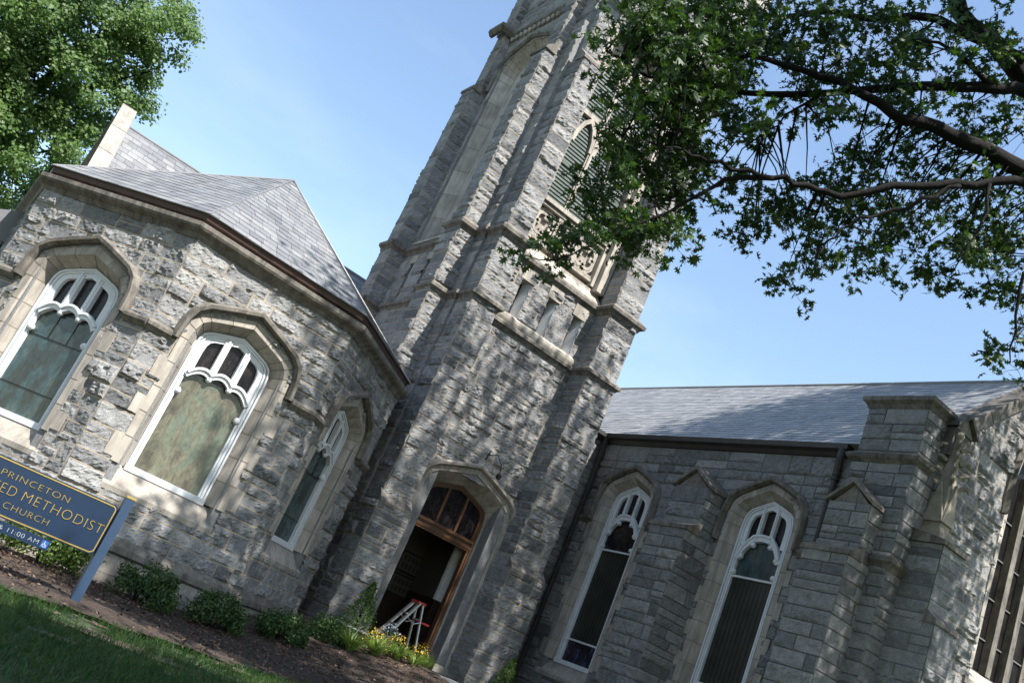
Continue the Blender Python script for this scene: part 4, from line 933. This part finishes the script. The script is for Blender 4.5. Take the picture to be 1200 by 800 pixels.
for x, nm in ((xr+.055, ''), (xl-.055, '')):
    m = MB(); box(m, x-.05, x+.05, SY-.06, SY+.04, -1.25, .155); m.build('post', M_POST, sgn); m = MB(); box(m, x-.055, x+.055, SY-.065, SY+.045, .155, .178); m.build('post_cap', M_GOLD, sgn)
def text_part(txt, size, x_r, z_base, mat, name, y=SY-.004, width=None, ext=.004, parent=sgn, xl_=None):
    cu = bpy.data.curves.new(name, 'FONT'); cu.body = txt; cu.size = size; cu.extrude = ext; cu.space_character = 1.12; cu.offset = -.026*size
    o = bpy.data.objects.new('tmp', cu); COL.objects.link(o); dg = bpy.context.evaluated_depsgraph_get(); dg.update()
    me = bpy.data.meshes.new_from_object(o.evaluated_get(dg)); COL.objects.unlink(o); bpy.data.objects.remove(o)
    n = len(me.vertices); co = np.zeros(n*3, np.float32); me.vertices.foreach_get('co', co); co = co.reshape(-1, 3)
    mn, mx = co[:, 0].min(), co[:, 0].max(); sc = (width/(mx-mn)) if width else 1.0
    out = np.stack([x_r-(mx-co[:, 0])*sc, np.full(n, y)-co[:, 2], z_base+co[:, 1]], 1)-ORG[parent.name]
    me.vertices.foreach_set('co', out.astype(np.float32).ravel()); me.materials.clear(); me.materials.append(mat); me.update()
    ob = bpy.data.objects.new(name, me); COL.objects.link(ob); ob.parent = parent; ORG[ob.name] = ORG[parent.name]; return ob
pr = at_y(81, 586, SY); plf = at_y(4.7, 548, SY); wP = pr[0]-plf[0]
text_part('PRINCETON', .094, pr[0], pr[2]-.03, M_GOLD, 'lettering', width=wP)
mr = at_y(119, 622, SY); ml = at_y(27, 581, SY); wM = mr[0]-ml[0]
text_part('METHODIST', .150, mr[0], mr[2]-.035, M_GOLD, 'lettering', width=wM)
text_part('UNITED', .150, ml[0]-.075, mr[2]-.035, M_GOLD, 'lettering', width=wM*.58)
cr = at_y(56, 613, SY); text_part('CHURCH', .094, cr[0], cr[2]-.025, M_GOLD, 'lettering', width=wP*.66)
sr = at_y(57, 640, SY)
ss = thing('service_time_sign', (1.2, SY, -.75), 'small blue service time board hung under the navy church sign', 'sign')
m = MB(); x1 = sr[0]; plate(m, FS, rrect(x1-1.5, x1, -.665, -.555, .008), -.03, 0); m.build('board', M_BLUE, ss)
for x in (x1-.25, x1-1.25): m = MB(); tube(m, [(x, SY+.02, -.56), (x, SY+.02, -.5)], .006, 5); m.build('hanger', M_IRON, ss)
text_part('9:30 & 11:00 AM', .068, x1-.115, -.635, M_WHT, 'lettering', width=.60, ext=.002, parent=ss)
m = MB(); plate(m, FS, rrect(x1-.085, x1-.012, -.648, -.572, .006), -.001, .003); m.build('access_symbol_panel', M_ICON, ss)
m = MB(); ic = (x1-.05, -.612)
sweep(m, FS, [(ic[0]+.017*cos(t)-.002, ic[1]-.008+.017*sin(t)) for t in np.linspace(2.2, 5.8, 12)], [(-.003, .002), (-.003, .006), (.003, .006), (.003, .002)])
sweep(m, FS, [(ic[0]-.004, ic[1]+.024), (ic[0]-.002, ic[1]+.0), (ic[0]+.012, ic[1]+.0), (ic[0]+.02, ic[1]-.022)], [(-.0035, .002), (-.0035, .006), (.0035, .006), (.0035, .002)]); blob(m, FS.p(ic[0]-.004, ic[1]+.03, .004), (.005, .002, .005), 0, 6)
m.build('access_symbol', M_WHT, ss)
# ------------------------------------------------------------------ stepladder
ly_ = 17.0; lb = -.40; lt = .70; lx = at_y(490, 708, ly_)[0]
lad = thing('stepladder', (lx, ly_, lb), 'small aluminium stepladder with red top standing open in the doorway', 'stepladder')
for yy in (ly_-.19, ly_+.19):
    m = MB(); bar(m, (lx-.04, yy*0+ly_+(yy-ly_)*.62, lt), (lx-.66, yy, lb), .035, .085, (0, 1, 0)); m.build('rail', M_ALU, lad)
    m = MB(); bar(m, (lx+.04, ly_+(yy-ly_)*.62, lt), (lx+.30, yy, lb), .03, .045, (0, 1, 0)); m.build('rear_leg', M_ALU, lad)
    m = MB(); tube(m, [(lx-.22, ly_+(yy-ly_)*.75, lt-.32), (lx-.02, ly_+(yy-ly_)*.75, lt-.42), (lx+.13, ly_+(yy-ly_)*.75, lt-.34)], .01, 6); m.build('spreader', M_ALU, lad)
for k in range(1, 4):
    f = k/4; m = MB(); x, z, hy = lx-.04-.62*f, lt+(lb-lt)*f, .12+.07*f; box(m, x-.05, x+.05, ly_-hy, ly_+hy, z-.012, z+.012); m.build('step', M_ALU, lad)
m = MB(); bar(m, (lx+.11, ly_-.16, lt-.30), (lx+.11, ly_+.16, lt-.30), .03, .03, (0, 0, 1)); m.build('rear_brace', M_ALU, lad)
m = MB(); box(m, lx-.10, lx+.09, ly_-.15, ly_+.15, lt-.02, lt+.035); m.build('top_cap', M_RED, lad)
m = MB(); box(m, lx+.10, lx+.36, ly_-.13, ly_+.13, lt-.345, lt-.31); m.build('bucket_shelf', M_RED, lad)
# ------------------------------------------------------------------ foliage helpers
OAK = np.array([(0, 0), (.07, .22), (.36, .16), (.14, .40), (.48, .54), (.15, .62), (.28, .90), (.06, .80), (0, 1.05), (-.06, .80), (-.28, .90), (-.15, .62), (-.48, .54), (-.14, .40), (-.36, .16), (-.07, .22)])
OAKS = [OAK, OAK*np.array((.72, 1.0))+np.array((0, 0)), np.stack([OAK[:, 0]*.85+.10*np.sin(OAK[:, 1]*2.5), OAK[:, 1]*.92], 1), np.stack([OAK[:, 0]*.6-.14*np.sin(OAK[:, 1]*3), OAK[:, 1]*1.08], 1)]
OVAL = np.array([(0, 0), (.26, .3), (.22, .7), (0, 1.0), (-.22, .7), (-.26, .3)])
DIAM = np.array([(0, 0), (.33, .45), (0, 1.0), (-.33, .45)])
def rand_rot(n, droop=0.0, flat_=0.5):
    # random leaf bases: returns (n,3) length and width axes
    d = rng.normal(size=(n, 3)); d[:, 2] = d[:, 2]*flat_-droop; d /= np.linalg.norm(d, axis=1)[:, None]
    q = rng.normal(size=(n, 3)); q -= (q*d).sum(1)[:, None]*d; q /= np.linalg.norm(q, axis=1)[:, None]
    return d, q
def leaves(mb, P, size, tmpl, tone=None, droop=0., flat_=.5, mat=0, up=None):
    n = len(P)
    if n == 0: return
    d, q = rand_rot(n, droop, flat_)
    if up is not None:       # bias the blade to face outwards/upwards
        nrm_ = up+rng.normal(0, .55, (n, 3)); nrm_ /= np.linalg.norm(nrm_, axis=1)[:, None]
        d = d-(d*nrm_).sum(1)[:, None]*nrm_; d /= np.linalg.norm(d, axis=1)[:, None]; q = np.cross(nrm_, d)
    s = size*rng.uniform(.55, 1.3, n); k = len(tmpl)
    nn = np.cross(q, d); curl = (tmpl[:, 1]-.4)**2*.45+np.abs(tmpl[:, 0])*.45
    V = P[:, None, :]+s[:, None, None]*(q[:, None, :]*tmpl[None, :, 0, None]+d[:, None, :]*tmpl[None, :, 1, None]+nn[:, None, :]*curl[None, :, None])
    if tone is None: tone = np.clip(rng.normal(.5, .22, n), 0, 1)
    F_ = (np.arange(n)[:, None]*k+np.arange(k)[None, :]).tolist()
    mb.add(V.reshape(-1, 3), F_, mat, np.repeat(tone, k))
def shrub(c, rx, ry, rz, n, mat, size, label, group=None, name='boxwood_shrub'):
    t = thing(name, (c[0], c[1], c[2]), label, 'shrub', group); m = MB()
    nl = 34; lob = rng.normal(size=(nl, 3)); lob[:, 2] = np.abs(lob[:, 2])*1.05-.28; lob /= np.linalg.norm(lob, axis=1)[:, None]
    cc = np.array((c[0], c[1], c[2]+rz*.34)); rad = np.array((rx, ry, rz*.68))
    per = n//nl
    for l in lob:
        p0 = cc+l*rad*rng.uniform(.62, .9); r_ = rng.uniform(.26, .38)*min(rx, rz*1.1)
        q = rng.normal(size=(per, 3)); q /= np.linalg.norm(q, axis=1)[:, None]; P = p0+q*r_*rng.uniform(.5, 1.05, (per, 1)); P[:, 2] = np.maximum(P[:, 2], c[2]+.02)
        leaves(m, P, size, OVAL, None, -.3, .8, up=q+np.array((0, 0, .35)))
    m.build('foliage', mat, t); m = MB()
    for k in range(5):
        a = k*.9; tube(m, [(c[0]+.05*cos(a), c[1]+.05*sin(a), c[2]-.05), (c[0]+rx*.2*cos(a), c[1]+ry*.2*sin(a), c[2]+rz*.35), (c[0]+rx*.4*cos(a), c[1]+ry*.4*sin(a), c[2]+rz*.6)], [.015, .01, .005], 5)
    m.build('stem', M_BARK, t)
def gpt(px, py, Y): p = at_y(px, py, Y); return (p[0], Y, float(gz(p[0], Y))+.04)
shrub(gpt(38, 680, 14.0)[:2]+(-1.08,), .68, .48, .78, 7200, M_BOXB, .05, 'bright yellow green shrub under the hanging service time board', 'foundation shrubs')
shrub(gpt(156, 715, 14.1)[:2]+(-1.08,), .50, .44, .58, 5000, M_BOX, .046, 'dark green rounded shrub just right of the sign post', 'foundation shrubs')
shrub(gpt(245, 740, 14.25)[:2]+(-1.02,), .47, .42, .54, 4700, M_BOX, .046, 'dark green low shrub under the pale olive bay window', 'foundation shrubs')
shrub(gpt(326, 752, 14.6)[:2]+(-.84,), .46, .40, .48, 4400, M_BOX, .046, 'dark green low shrub at the right corner of the bay', 'foundation shrubs')
shrub(gpt(384, 757, 15.4)[:2]+(-.66,), .50, .42, .48, 4600, M_BOX, .046, 'dark green shrub beside the tufts of strappy leaves', 'foundation shrubs')
# potted conifers
def potted(x, y, z, sc, label):
    t = thing('potted_conifer', (x, y, z), label, 'potted plant', 'potted conifers by the door'); m = MB()
    lathe(m, (x, y, z), [(0, 0), (.17*sc, 0), (.19*sc, .03), (.13*sc, .06), (.24*sc, .16), (.33*sc, .25), (.36*sc, .26), (.36*sc, .29), (.31*sc, .29), (.29*sc, .24), (0, .23)], 28); m.build('pot', M_POT, t)
    m = MB(); h = .80*sc; n = 2600; f = rng.random(n)**.75; a = rng.uniform(0, 2*pi, n); rr = (.36*sc)*(1-f)**.85*rng.uniform(.55, 1.08, n)*(1+.15*np.sin(a*5+f*12))
    P = np.stack([x+rr*np.cos(a), y+rr*np.sin(a), z+.25+f*h], 1); up = np.stack([np.cos(a), np.sin(a), np.full(n, .5)], 1); leaves(m, P, .06, DIAM*np.array((.55, 1)), None, -.8, .6, up=up); m.build('foliage', M_CONIF, t)
    m = MB(); tube(m, [(x, y, z+.2), (x, y, z+.25+h*.9)], [.02, .008], 6); m.build('stem', M_BARK, t)
p = at_y(416, 734, 16.75); potted(p[0], 16.75, -.50, 1.15, 'clipped conifer in a stone bowl planter left of the church door')
p = at_y(601, 775, 16.9); potted(p[0], 16.9, -.62, 1.05, 'clipped conifer in a stone bowl planter right of the church door')
# pale flowers in pots
def flowerpot(x, y, z, r, label):
    t = thing('flower_pot', (x, y, z), label, 'flower pot', 'pots of pale flowers'); m = MB()
    lathe(m, (x, y, z), [(0, 0), (r*.6, 0), (r*.85, .22), (r*.9, .22), (r*.9, .25), (r*.75, .25), (0, .22)], 20); m.build('pot', M_POT, t)
    n = 500; q = rng.normal(size=(n, 3)); q[:, 2] = np.abs(q[:, 2]); q /= np.linalg.norm(q, axis=1)[:, None]; P = np.array((x, y, z+.24))+q*np.array((r*1.15, r*1.15, r*.95))*rng.uniform(.5, .95, (n, 1))
    m = MB(); leaves(m, P, .05, OVAL, None, 0, .8, up=q); m.build('foliage', M_BOX, t)
    n = 260; q = rng.normal(size=(n, 3)); q[:, 2] = np.abs(q[:, 2]); q /= np.linalg.norm(q, axis=1)[:, None]; P = np.array((x, y, z+.25))+q*np.array((r*1.2, r*1.2, r))
    P = P[rng.random(n) < .6]; P[:, 2] += rng.normal(0, .04, len(P)); P[:, :2] += rng.normal(0, .025, (len(P), 2)); q = q[:len(P)]
    m = MB(); leaves(m, P, .030, OVAL*np.array((1.7, 1)), None, 0, .8, up=q*2); m.build('blossom', M_PALE, t)
p = at_y(453, 752, 16.55); flowerpot(p[0], 16.55, -.34, .17, 'pot of pale blue white flowers in front of the stepladder')
p = at_y(578, 797, 16.7); flowerpot(p[0], 16.7, -.80, .22, 'pot of pale flowers in front of the right hand tower buttress')
# strappy tufts
def tuft(px, py, Y, h, n, label):
    c = np.array(gpt(px, py, Y)); t = thing('strappy_plant', c, label, 'plant', 'tufts of strappy leaves'); m = MB()
    for k in range(n):
        a = rng.uniform(0, 2*pi); l = h*rng.uniform(.6, 1.15); sp = rng.uniform(.3, 1.15); wd_ = rng.uniform(.005, .010); sd_ = np.array((-sin(a), cos(a), 0)); out = np.array((cos(a), sin(a), 0))
        pts = [c+out*(.03+l*sp*s_**1.5)+Zv*l*(s_-.55*sp*s_**2.4) for s_ in (0, .3, .6, .85, 1)]; ww = [wd_, wd_*1.2, wd_, wd_*.6, .001]
        V = []
        for p_, w_ in zip(pts, ww): V += [p_-sd_*w_, p_+sd_*w_]
        m.add(V, [(2*i, 2*i+1, 2*i+3, 2*i+2) for i in range(4)], 0, rng.random())
    m.build('leaf_blades', M_BLADE, t)
for i, (px, py, Y, h, n, lb) in enumerate(((403, 774, 14.9, .48, 150, 'pale strappy plant at the left end of the flower bed by the door'), (432, 780, 15.1, .46, 150, 'darker strappy plant in front of the potted conifer'), (455, 793, 15.3, .44, 140, 'strappy plant with yellow flowers just behind it'), (490, 800, 15.7, .36, 120, 'strappy plant at the edge of the concrete path'), (474, 803, 15.2, .34, 100, 'strappy plant at the bottom edge of the flower bed'))): tuft(px, py, Y, h, n, lb)
# yellow flowers
def yellow(px, py, Y, label, r=.28, n=150):
    c = np.array(gpt(px, py, Y)); t = thing('yellow_flower_clump', c, label, 'flowers', 'clumps of yellow flowers'); m = MB()
    q = rng.normal(size=(500, 3)); q[:, 2] = np.abs(q[:, 2]); q /= np.linalg.norm(q, axis=1)[:, None]; P = c+q*np.array((r, r, .34))*rng.uniform(.4, 1, (500, 1)); leaves(m, P, .055, OVAL, None, 0, .8, up=q); m.build('foliage', M_BOXB, t)
    n *= 2; m = MB(); q = rng.normal(size=(n, 3)); q[:, 2] = np.abs(q[:, 2])+.2; q /= np.linalg.norm(q, axis=1)[:, None]; P = c+q*np.array((r, r, .40))*rng.uniform(.85, 1.12, (n, 1)); leaves(m, P, .028, OVAL*np.array((1.6, 1)), None, 0, .8, up=q*2); m.build('blossom', M_YEL, t)
for px, py, Y, lb in ((432, 770, 15.75, 'yellow flowers spreading below the potted conifer'), (455, 777, 15.9, 'yellow flowers below the pot of pale flowers'), (487, 785, 16.1, 'brightest yellow flowers beside the path')): yellow(px, py, Y, lb)
# ------------------------------------------------------------------ mulch chips and grass
m = MB(); n = 14000; x = rng.uniform(1.0, 9.5, n); y = rng.uniform(10, 17, n); ok = (y > edge_y(x)+.02); x, y = x[ok], y[ok]; n = len(x)
P = np.stack([x, y, gz(x, y)+.03+.035*np.clip((y-edge_y(x))*2, 0, 1)+rng.uniform(.0, .03, n)], 1); leaves(m, P, .055, DIAM*np.array((.6, 1)), rng.random(n), 0, .35); tag(m.build('mulch_chips', M_MULCH), kind='stuff', label='brown bark mulch chips scattered over the planting bed', cat='mulch')
m = MB(); n = 170000; x = rng.uniform(-3.0, 9.0, n); y = rng.uniform(3.0, 13.5, n)
dens = NT[(y*16).astype(int) % 512, (x*16).astype(int) % 512]; dens = dens+3.0*np.clip(soil_w(x, y)-.3, 0, .5)
pat = NT[(y*40+77).astype(int) % 512, (x*40).astype(int) % 512]
ok = (y < edge_y(x)+.05) & (rng.random(n) < np.clip(1.05-.8*np.clip(dens, 0, 1.3), .10, 1)); x, y = x[ok], y[ok]; n = len(x)
c = np.stack([x, y, gz(x, y)], 1); a = rng.uniform(0, 2*pi, n); h = rng.uniform(.04, .11, n); ln = rng.normal(0, .035, (n, 2)); w_ = rng.uniform(.002, .0045, n)
side = np.stack([np.cos(a), np.sin(a), 0*a], 1)*w_[:, None]; mid = c+np.stack([ln[:, 0]*.35, ln[:, 1]*.35, h*.6], 1); tip = c+np.stack([ln[:, 0], ln[:, 1], h], 1)
V = np.stack([c-side, c+side, mid+side*.7, tip, mid-side*.7], 1).reshape(-1, 3)
m.add(V, (np.arange(n)[:, None]*5+np.arange(5)).tolist(), 0, np.repeat(np.clip(rng.normal(.45, .25, n), 0, 1), 5)); tag(m.build('lawn_grass', M_GRASS), kind='stuff', label='short shaded lawn grass with bare earthy patches', cat='grass')
# ------------------------------------------------------------------ overhanging oak
def limb_pts(seq): return np.array([at_r(px, py, d) for px, py, d in seq])
LIMBS = [
 ([(1290, 262, 13.0), (1200, 200, 12.6), (1154, 174, 12.3), (1098, 149, 12.0), (1058, 141, 11.8), (1019, 115, 11.7), (962, 90, 11.6), (900, 70, 11.5), (840, 62, 11.4)], .125, .02),
 ([(1290, 130, 13.5), (1200, 107, 13.0), (1165, 104, 12.7), (1103, 101, 12.4), (1036, 104, 12.1), (962, 110, 11.9), (872, 109, 11.6), (818, 99, 11.4), (760, 90, 11.2), (710, 60, 11.0)], .09, .012),
 ([(1290, 245, 12.4), (1188, 211, 11.6), (1120, 214, 11.3), (1047, 217, 11.0), (985, 231, 10.8), (946, 217, 10.7), (906, 209, 10.6), (850, 210, 10.5), (814, 231, 10.4), (785, 248, 10.3), (744, 264, 10.2), (700, 285, 10.1), (650, 305, 10.0)], .058, .007),
 ([(1135, 214, 11.36), (1112, 219, 11.22), (1064, 245, 10.9), (1020, 255, 10.7), (985, 268, 10.6), (960, 290, 10.5), (944, 318, 10.4)], .032, .007),
 ([(1290, 190, 14.0), (1200, 96, 13.6), (1165, 51, 13.6), (1126, 17, 13.6), (1115, -30, 13.8)], .15, .09),
 ([(1200, 70, 13.4), (1098, 22, 13.2), (1019, 22, 13.0), (979, 14, 12.8), (920, 20, 12.4), (850, 12, 12.0), (760, 22, 11.6)], .07, .012),
 ([(906, 209, 10.6), (868, 200, 10.5), (830, 190, 10.4), (800, 175, 10.3), (770, 170, 10.2), (730, 160, 10.1)], .03, .006),
 ([(962, 110, 11.9), (920, 135, 11.6), (890, 165, 11.4)], .022, .006),
 ([(1160, 215, 11.4), (1150, 260, 11.1), (1130, 300, 10.9), (1110, 325, 10.8)], .02, .005),
 ([(1250, 290, 11.8), (1200, 320, 11.3), (1190, 370, 11.1), (1184, 425, 11.0)], .035, .006),
 ([(1165, 104, 12.7), (1130, 70, 12.4), (1100, 50, 12.2), (1060, 45, 12.0)], .04, .01),
 ([(818, 99, 11.4), (790, 130, 11.0), (750, 150, 10.8), (700, 150, 10.6)], .025, .006),
]
TR = np.array((12.6, 4.4))
oak = thing('oak_tree', (TR[0], TR[1], -.6), 'oak overhanging from the upper right, dark branches and lobed leaves against the sky', 'tree')
tk = MB(); tips = []
tube(tk, [(TR[0], TR[1], -.8), (TR[0], TR[1], 0), (TR[0]+.05, TR[1], 3), (TR[0]+.1, TR[1]+.1, 7), (TR[0]+.1, TR[1]+.2, 11), (TR[0]-.2, TR[1]+.3, 16), (TR[0]-.6, TR[1]+.4, 21)], [.62, .46, .40, .36, .30, .2, .06], 14)
allp = []
for seq, r0, r1 in LIMBS:
    P = limb_pts(seq); n = len(P); f = np.linspace(0, 1, n); Q = []; rr = []
    for i in range(n-1):
        for s_ in np.linspace(0, 1, 4)[:-1]: Q.append(P[i]*(1-s_)+P[i+1]*s_+(rng.normal(0, .02, 3) if s_ > 0 else 0)); rr.append(r0+(r1-r0)*((i+s_)/(n-1))**.8)
    Q.append(P[-1]); rr.append(r1); Q = np.array(Q); tube(tk, Q, rr, 8); allp.append(Q)
    if seq[0][0] >= 1250:
        e0 = Q[0]; zj = max(e0[2]-.9*np.hypot(e0[0]-TR[0], e0[1]-TR[1])*.5, 2.5); tube(tk, [(TR[0]+.05, TR[1]+.1, zj), (np.array((TR[0], TR[1], zj))+e0)/2+np.array((0, 0, .15)), e0], [r0*1.6, r0*1.25, r0], 8)
ALLP = np.concatenate(allp)
FOL = [(770, 40, 64, 50, 30), (728, 60, 36, 50, 14), (830, 55, 60, 50, 24), (900, 40, 60, 42, 22), (960, 50, 60, 50, 20), (1020, 60, 50, 45, 14), (770, 130, 62, 48, 26), (720, 165, 36, 36, 12), (820, 150, 40, 40, 11), (745, 205, 60, 36, 18), (700, 235, 40, 35, 10), (755, 255, 40, 34, 9), (704, 274, 38, 24, 7), (658, 288, 24, 14, 3), (632, 304, 14, 10, 2), (800, 215, 36, 30, 7), (760, 290, 25, 14, 3),
       (887, 160, 16, 26, 4), (850, 110, 36, 30, 8), (930, 120, 45, 30, 9), (985, 150, 40, 30, 7), (870, 240, 28, 34, 6), (910, 245, 36, 26, 7), (960, 235, 45, 36, 11), (1010, 200, 45, 32, 8), (1020, 255, 42, 34, 9), (880, 282, 22, 18, 3), (935, 325, 24, 20, 4), (970, 312, 20, 18, 3), (1000, 325, 14, 10, 2), (965, 275, 36, 26, 5), (1060, 270, 36, 36, 8), (1040, 330, 30, 16, 3), (1100, 250, 45, 40, 11), (1150, 250, 46, 50, 16), (1185, 290, 26, 40, 9), (1120, 310, 45, 22, 6), (1075, 325, 24, 18, 3), (1165, 320, 30, 20, 4), (1190, 365, 14, 14, 3), (1180, 425, 16, 14, 3), (1194, 400, 8, 10, 1), (1130, 130, 50, 40, 10), (1185, 150, 26, 40, 6), (1070, 120, 40, 28, 7), (1075, 60, 40, 40, 8), (1150, 55, 46, 46, 11), (1190, 40, 20, 40, 5), (1100, 190, 50, 26, 7), (1085, 10, 60, 20, 8), (860, 10, 120, 18, 14), (1060, 175, 40, 26, 5), (1000, 100, 60, 26, 6)]
lf = MB()
for cx, cy, rx, ry, n in FOL:
    if cx < 790 and cy < 262: cx, rx = cx+16, rx*.92
    for k in range(max(1, int(round(n*((.56 if cy < 75 else .72) if cx > 850 else .72))))):
        a = rng.uniform(0, 2*pi); r_ = math.sqrt(rng.random()); x_, y_ = cx+rx*r_*cos(a), cy+ry*r_*sin(a)
        dist = np.interp(x_, [620, 900, 1200], [10.1, 11.4, 12.6])+rng.normal(.1 if x_ < 850 else .55, .5)
        c = at_r(x_, y_, dist); j = np.argmin(np.linalg.norm(ALLP-c, axis=1)+rng.uniform(0, .55, len(ALLP))); b_ = ALLP[j]; L = np.linalg.norm(c-b_)
        if L < 2.6: tube(tk, [b_, b_*.55+c*.45+rng.normal(0, .07*L, 3)+np.array((0, 0, .10*L)), c+rng.normal(0, .03, 3)], [.006+.006*L, .008, .003], 4)
        for sub in range(4):
            cs = c+rng.normal(size=3)*np.array((.17, .17, .11)); tube(tk, [c, (c+cs)/2+np.array((0, 0, .02)), cs], [.004, .003, .002], 3, cap=False)
            for tm in OAKS: nl = rng.integers(2, 5); q = rng.normal(size=(nl, 3)); P = cs+q*np.array((.055, .055, .045)); leaves(lf, P, .118, tm, None, .4, .6)
# rest of the crown, high above and outside the picture
SH = [((13.3, 7.6, 17.0), (4.2, 3.4, 4.2), 118), ((18.0, 7.3, 17.6), (3.4, 2.2, 2.4), 110), ((15.0, 5.0, 12.0), (3.6, 3.0, 3.5), 85), ((8.7, 7.0, 15.2), (2.5, 2.6, 3.0), 95), ((7.0, 5.0, 12.0), (3.0, 1.8, 1.5), 60), ((13.0, 2.0, 12.0), (5.0, 4.0, 5.0), 50)]
for ctr, rad, n in SH:
    for k in range(n):
        q = rng.normal(size=3); q /= np.linalg.norm(q); c = np.array(ctr)+q*np.array(rad)*rng.uniform(.35, 1)
        if in_frame(c[None], 60)[0]: continue
        nl = 60; P = c+rng.normal(size=(nl, 3))*np.array((.5, .5, .35)); P = P[~in_frame(P, 10)]; leaves(lf, P, .24, OAK, None, .3, .6)
tk.build('trunk', M_BARK, oak, smooth=True); lf.build('crown', M_OAK, oak)
# a second oak behind the camera whose crown shades the lawn
oak2 = thing('oak_tree', (6.5, -4.0, -1.1), 'oak standing on the lawn behind the viewer and shading the grass', 'tree')
m = MB(); tube(m, [(6.5, -4, -1.3), (6.5, -4, -.4), (6.4, -3.8, 4), (6.2, -3.5, 9), (6, -3, 13)], [.6, .42, .34, .22, .06], 12)
for a in np.linspace(0, 5.4, 7): tube(m, [(6.4, -3.7, 5+a*.6), (6.4+1.8*cos(a), -3.7+1.8*sin(a), 7+a*.6), (6.4+3.6*cos(a), -3.7+3.6*sin(a), 8+a*.6)], [.14, .09, .03], 7)
m.build('trunk', M_BARK, oak2, smooth=True); m = MB()
for ctr, rad, n in (((5.4, -1.2, 9.0), (4.6, 4.2, 3.6), 190), ((3.6, 0.2, 8.0), (2.6, 2.4, 2.0), 40)):
    for k in range(n):
        q = rng.normal(size=3); q /= np.linalg.norm(q); c = np.array(ctr)+q*np.array(rad)*rng.uniform(.3, 1); P = c+rng.normal(size=(55, 3))*np.array((.45, .45, .3)); P = P[~in_frame(P, 10)]; leaves(m, P, .24, OAK, None, .3, .6)
m.build('crown', M_OAK, oak2)
for (x_, y_, rz_, sc_, lb_) in ((-9.5, 3.0, 1.0, 1.1, 'added unseen oak left of the viewer, cutting sky light'), (-4.0, -9.0, 2.2, 1.25, 'added unseen oak behind and left of the viewer, cutting sky light'), (15.0, -9.0, 4.0, 1.2, 'added unseen oak behind and right of the viewer, cutting sky light'), (-16.0, 13.0, 5.1, 1.3, 'added unseen oak well left of the church bay, cutting sky light')):  # added out-of-view oaks that block sky light from the shaded walls
    r2 = oak2.copy(); COL.objects.link(r2); r2.location = (x_, y_, -1.1); r2.rotation_euler = (0, 0, rz_); r2.scale = (sc_,)*3; r2['label'] = lb_
    for ch in list(oak2.children): c2 = ch.copy(); COL.objects.link(c2); c2.parent = r2
# ------------------------------------------------------------------ leafy tree behind the church at the left
lt_ = thing('maple_tree', (-2.0, 33.0, -1.1), 'sunlit bright green leafy tree behind the slate roof at the upper left', 'tree')
m = MB(); base = np.array((-2.2, 33.0, -1.1)); tube(m, [base, base+np.array((.2, 0, 6)), base+np.array((.3, 0, 12))], [.5, .4, .3], 10); tips = []
for px, py, d in ((60, 90, 32), (120, 60, 32), (150, 30, 32), (30, 200, 31), (100, 150, 31), (-60, 120, 33), (150, 90, 31), (60, 20, 33), (-30, 230, 31), (170, 20, 32), (80, 40, 31)):
    e0 = at_r(px, py, d); mid = (base+np.array((.3, 0, 9))+e0)/2+np.array((0, 0, .6)); tube(m, [base+np.array((.25, 0, 8)), mid, e0], [.22, .12, .03], 7)
    for k in range(4): e1 = e0+rng.normal(0, .6, 3); tube(m, [(mid+e0)/2, e1], [.05, .012], 5)
m.build('trunk', M_BARK, lt_, smooth=True); m = MB()
PUF = [(0, 30, 60, 50), (60, 25, 55, 45), (120, 25, 50, 40), (170, 22, 42, 36), (205, 22, 20, 22), (150, 65, 45, 34), (190, 60, 22, 20), (100, 80, 50, 42), (40, 100, 60, 50), (150, 105, 30, 24), (165, 128, 16, 12), (0, 150, 50, 50), (50, 160, 42, 40), (95, 140, 36, 34), (10, 205, 36, 32), (40, 215, 26, 22), (-40, 100, 60, 70), (-50, 200, 50, 50), (0, 242, 18, 10), (225, 35, 10, 8), (-30, 20, 60, 50), (90, -20, 110, 40), (120, 150, 24, 24)]
for cx, cy, rx, ry in PUF:
    n = max(3, int(rx*ry/100))
    for k in range(n):
        a = rng.uniform(0, 2*pi); r_ = math.sqrt(rng.random()); c = at_r(cx+rx*r_*cos(a), cy+ry*r_*sin(a), 31.5+rng.normal(0, 1.3)); nl = 230
        q = rng.normal(size=(nl, 3)); q /= np.linalg.norm(q, axis=1)[:, None]; P = c+q*np.array((.52, .52, .42))*rng.uniform(.3, 1, (nl, 1)); leaves(m, P, .105, OVAL*np.array((1.3, 1)), None, .2, .6, up=q*.6+np.array((.15, -.8, .5)))
m.build('crown', M_LEAFL, lt_)
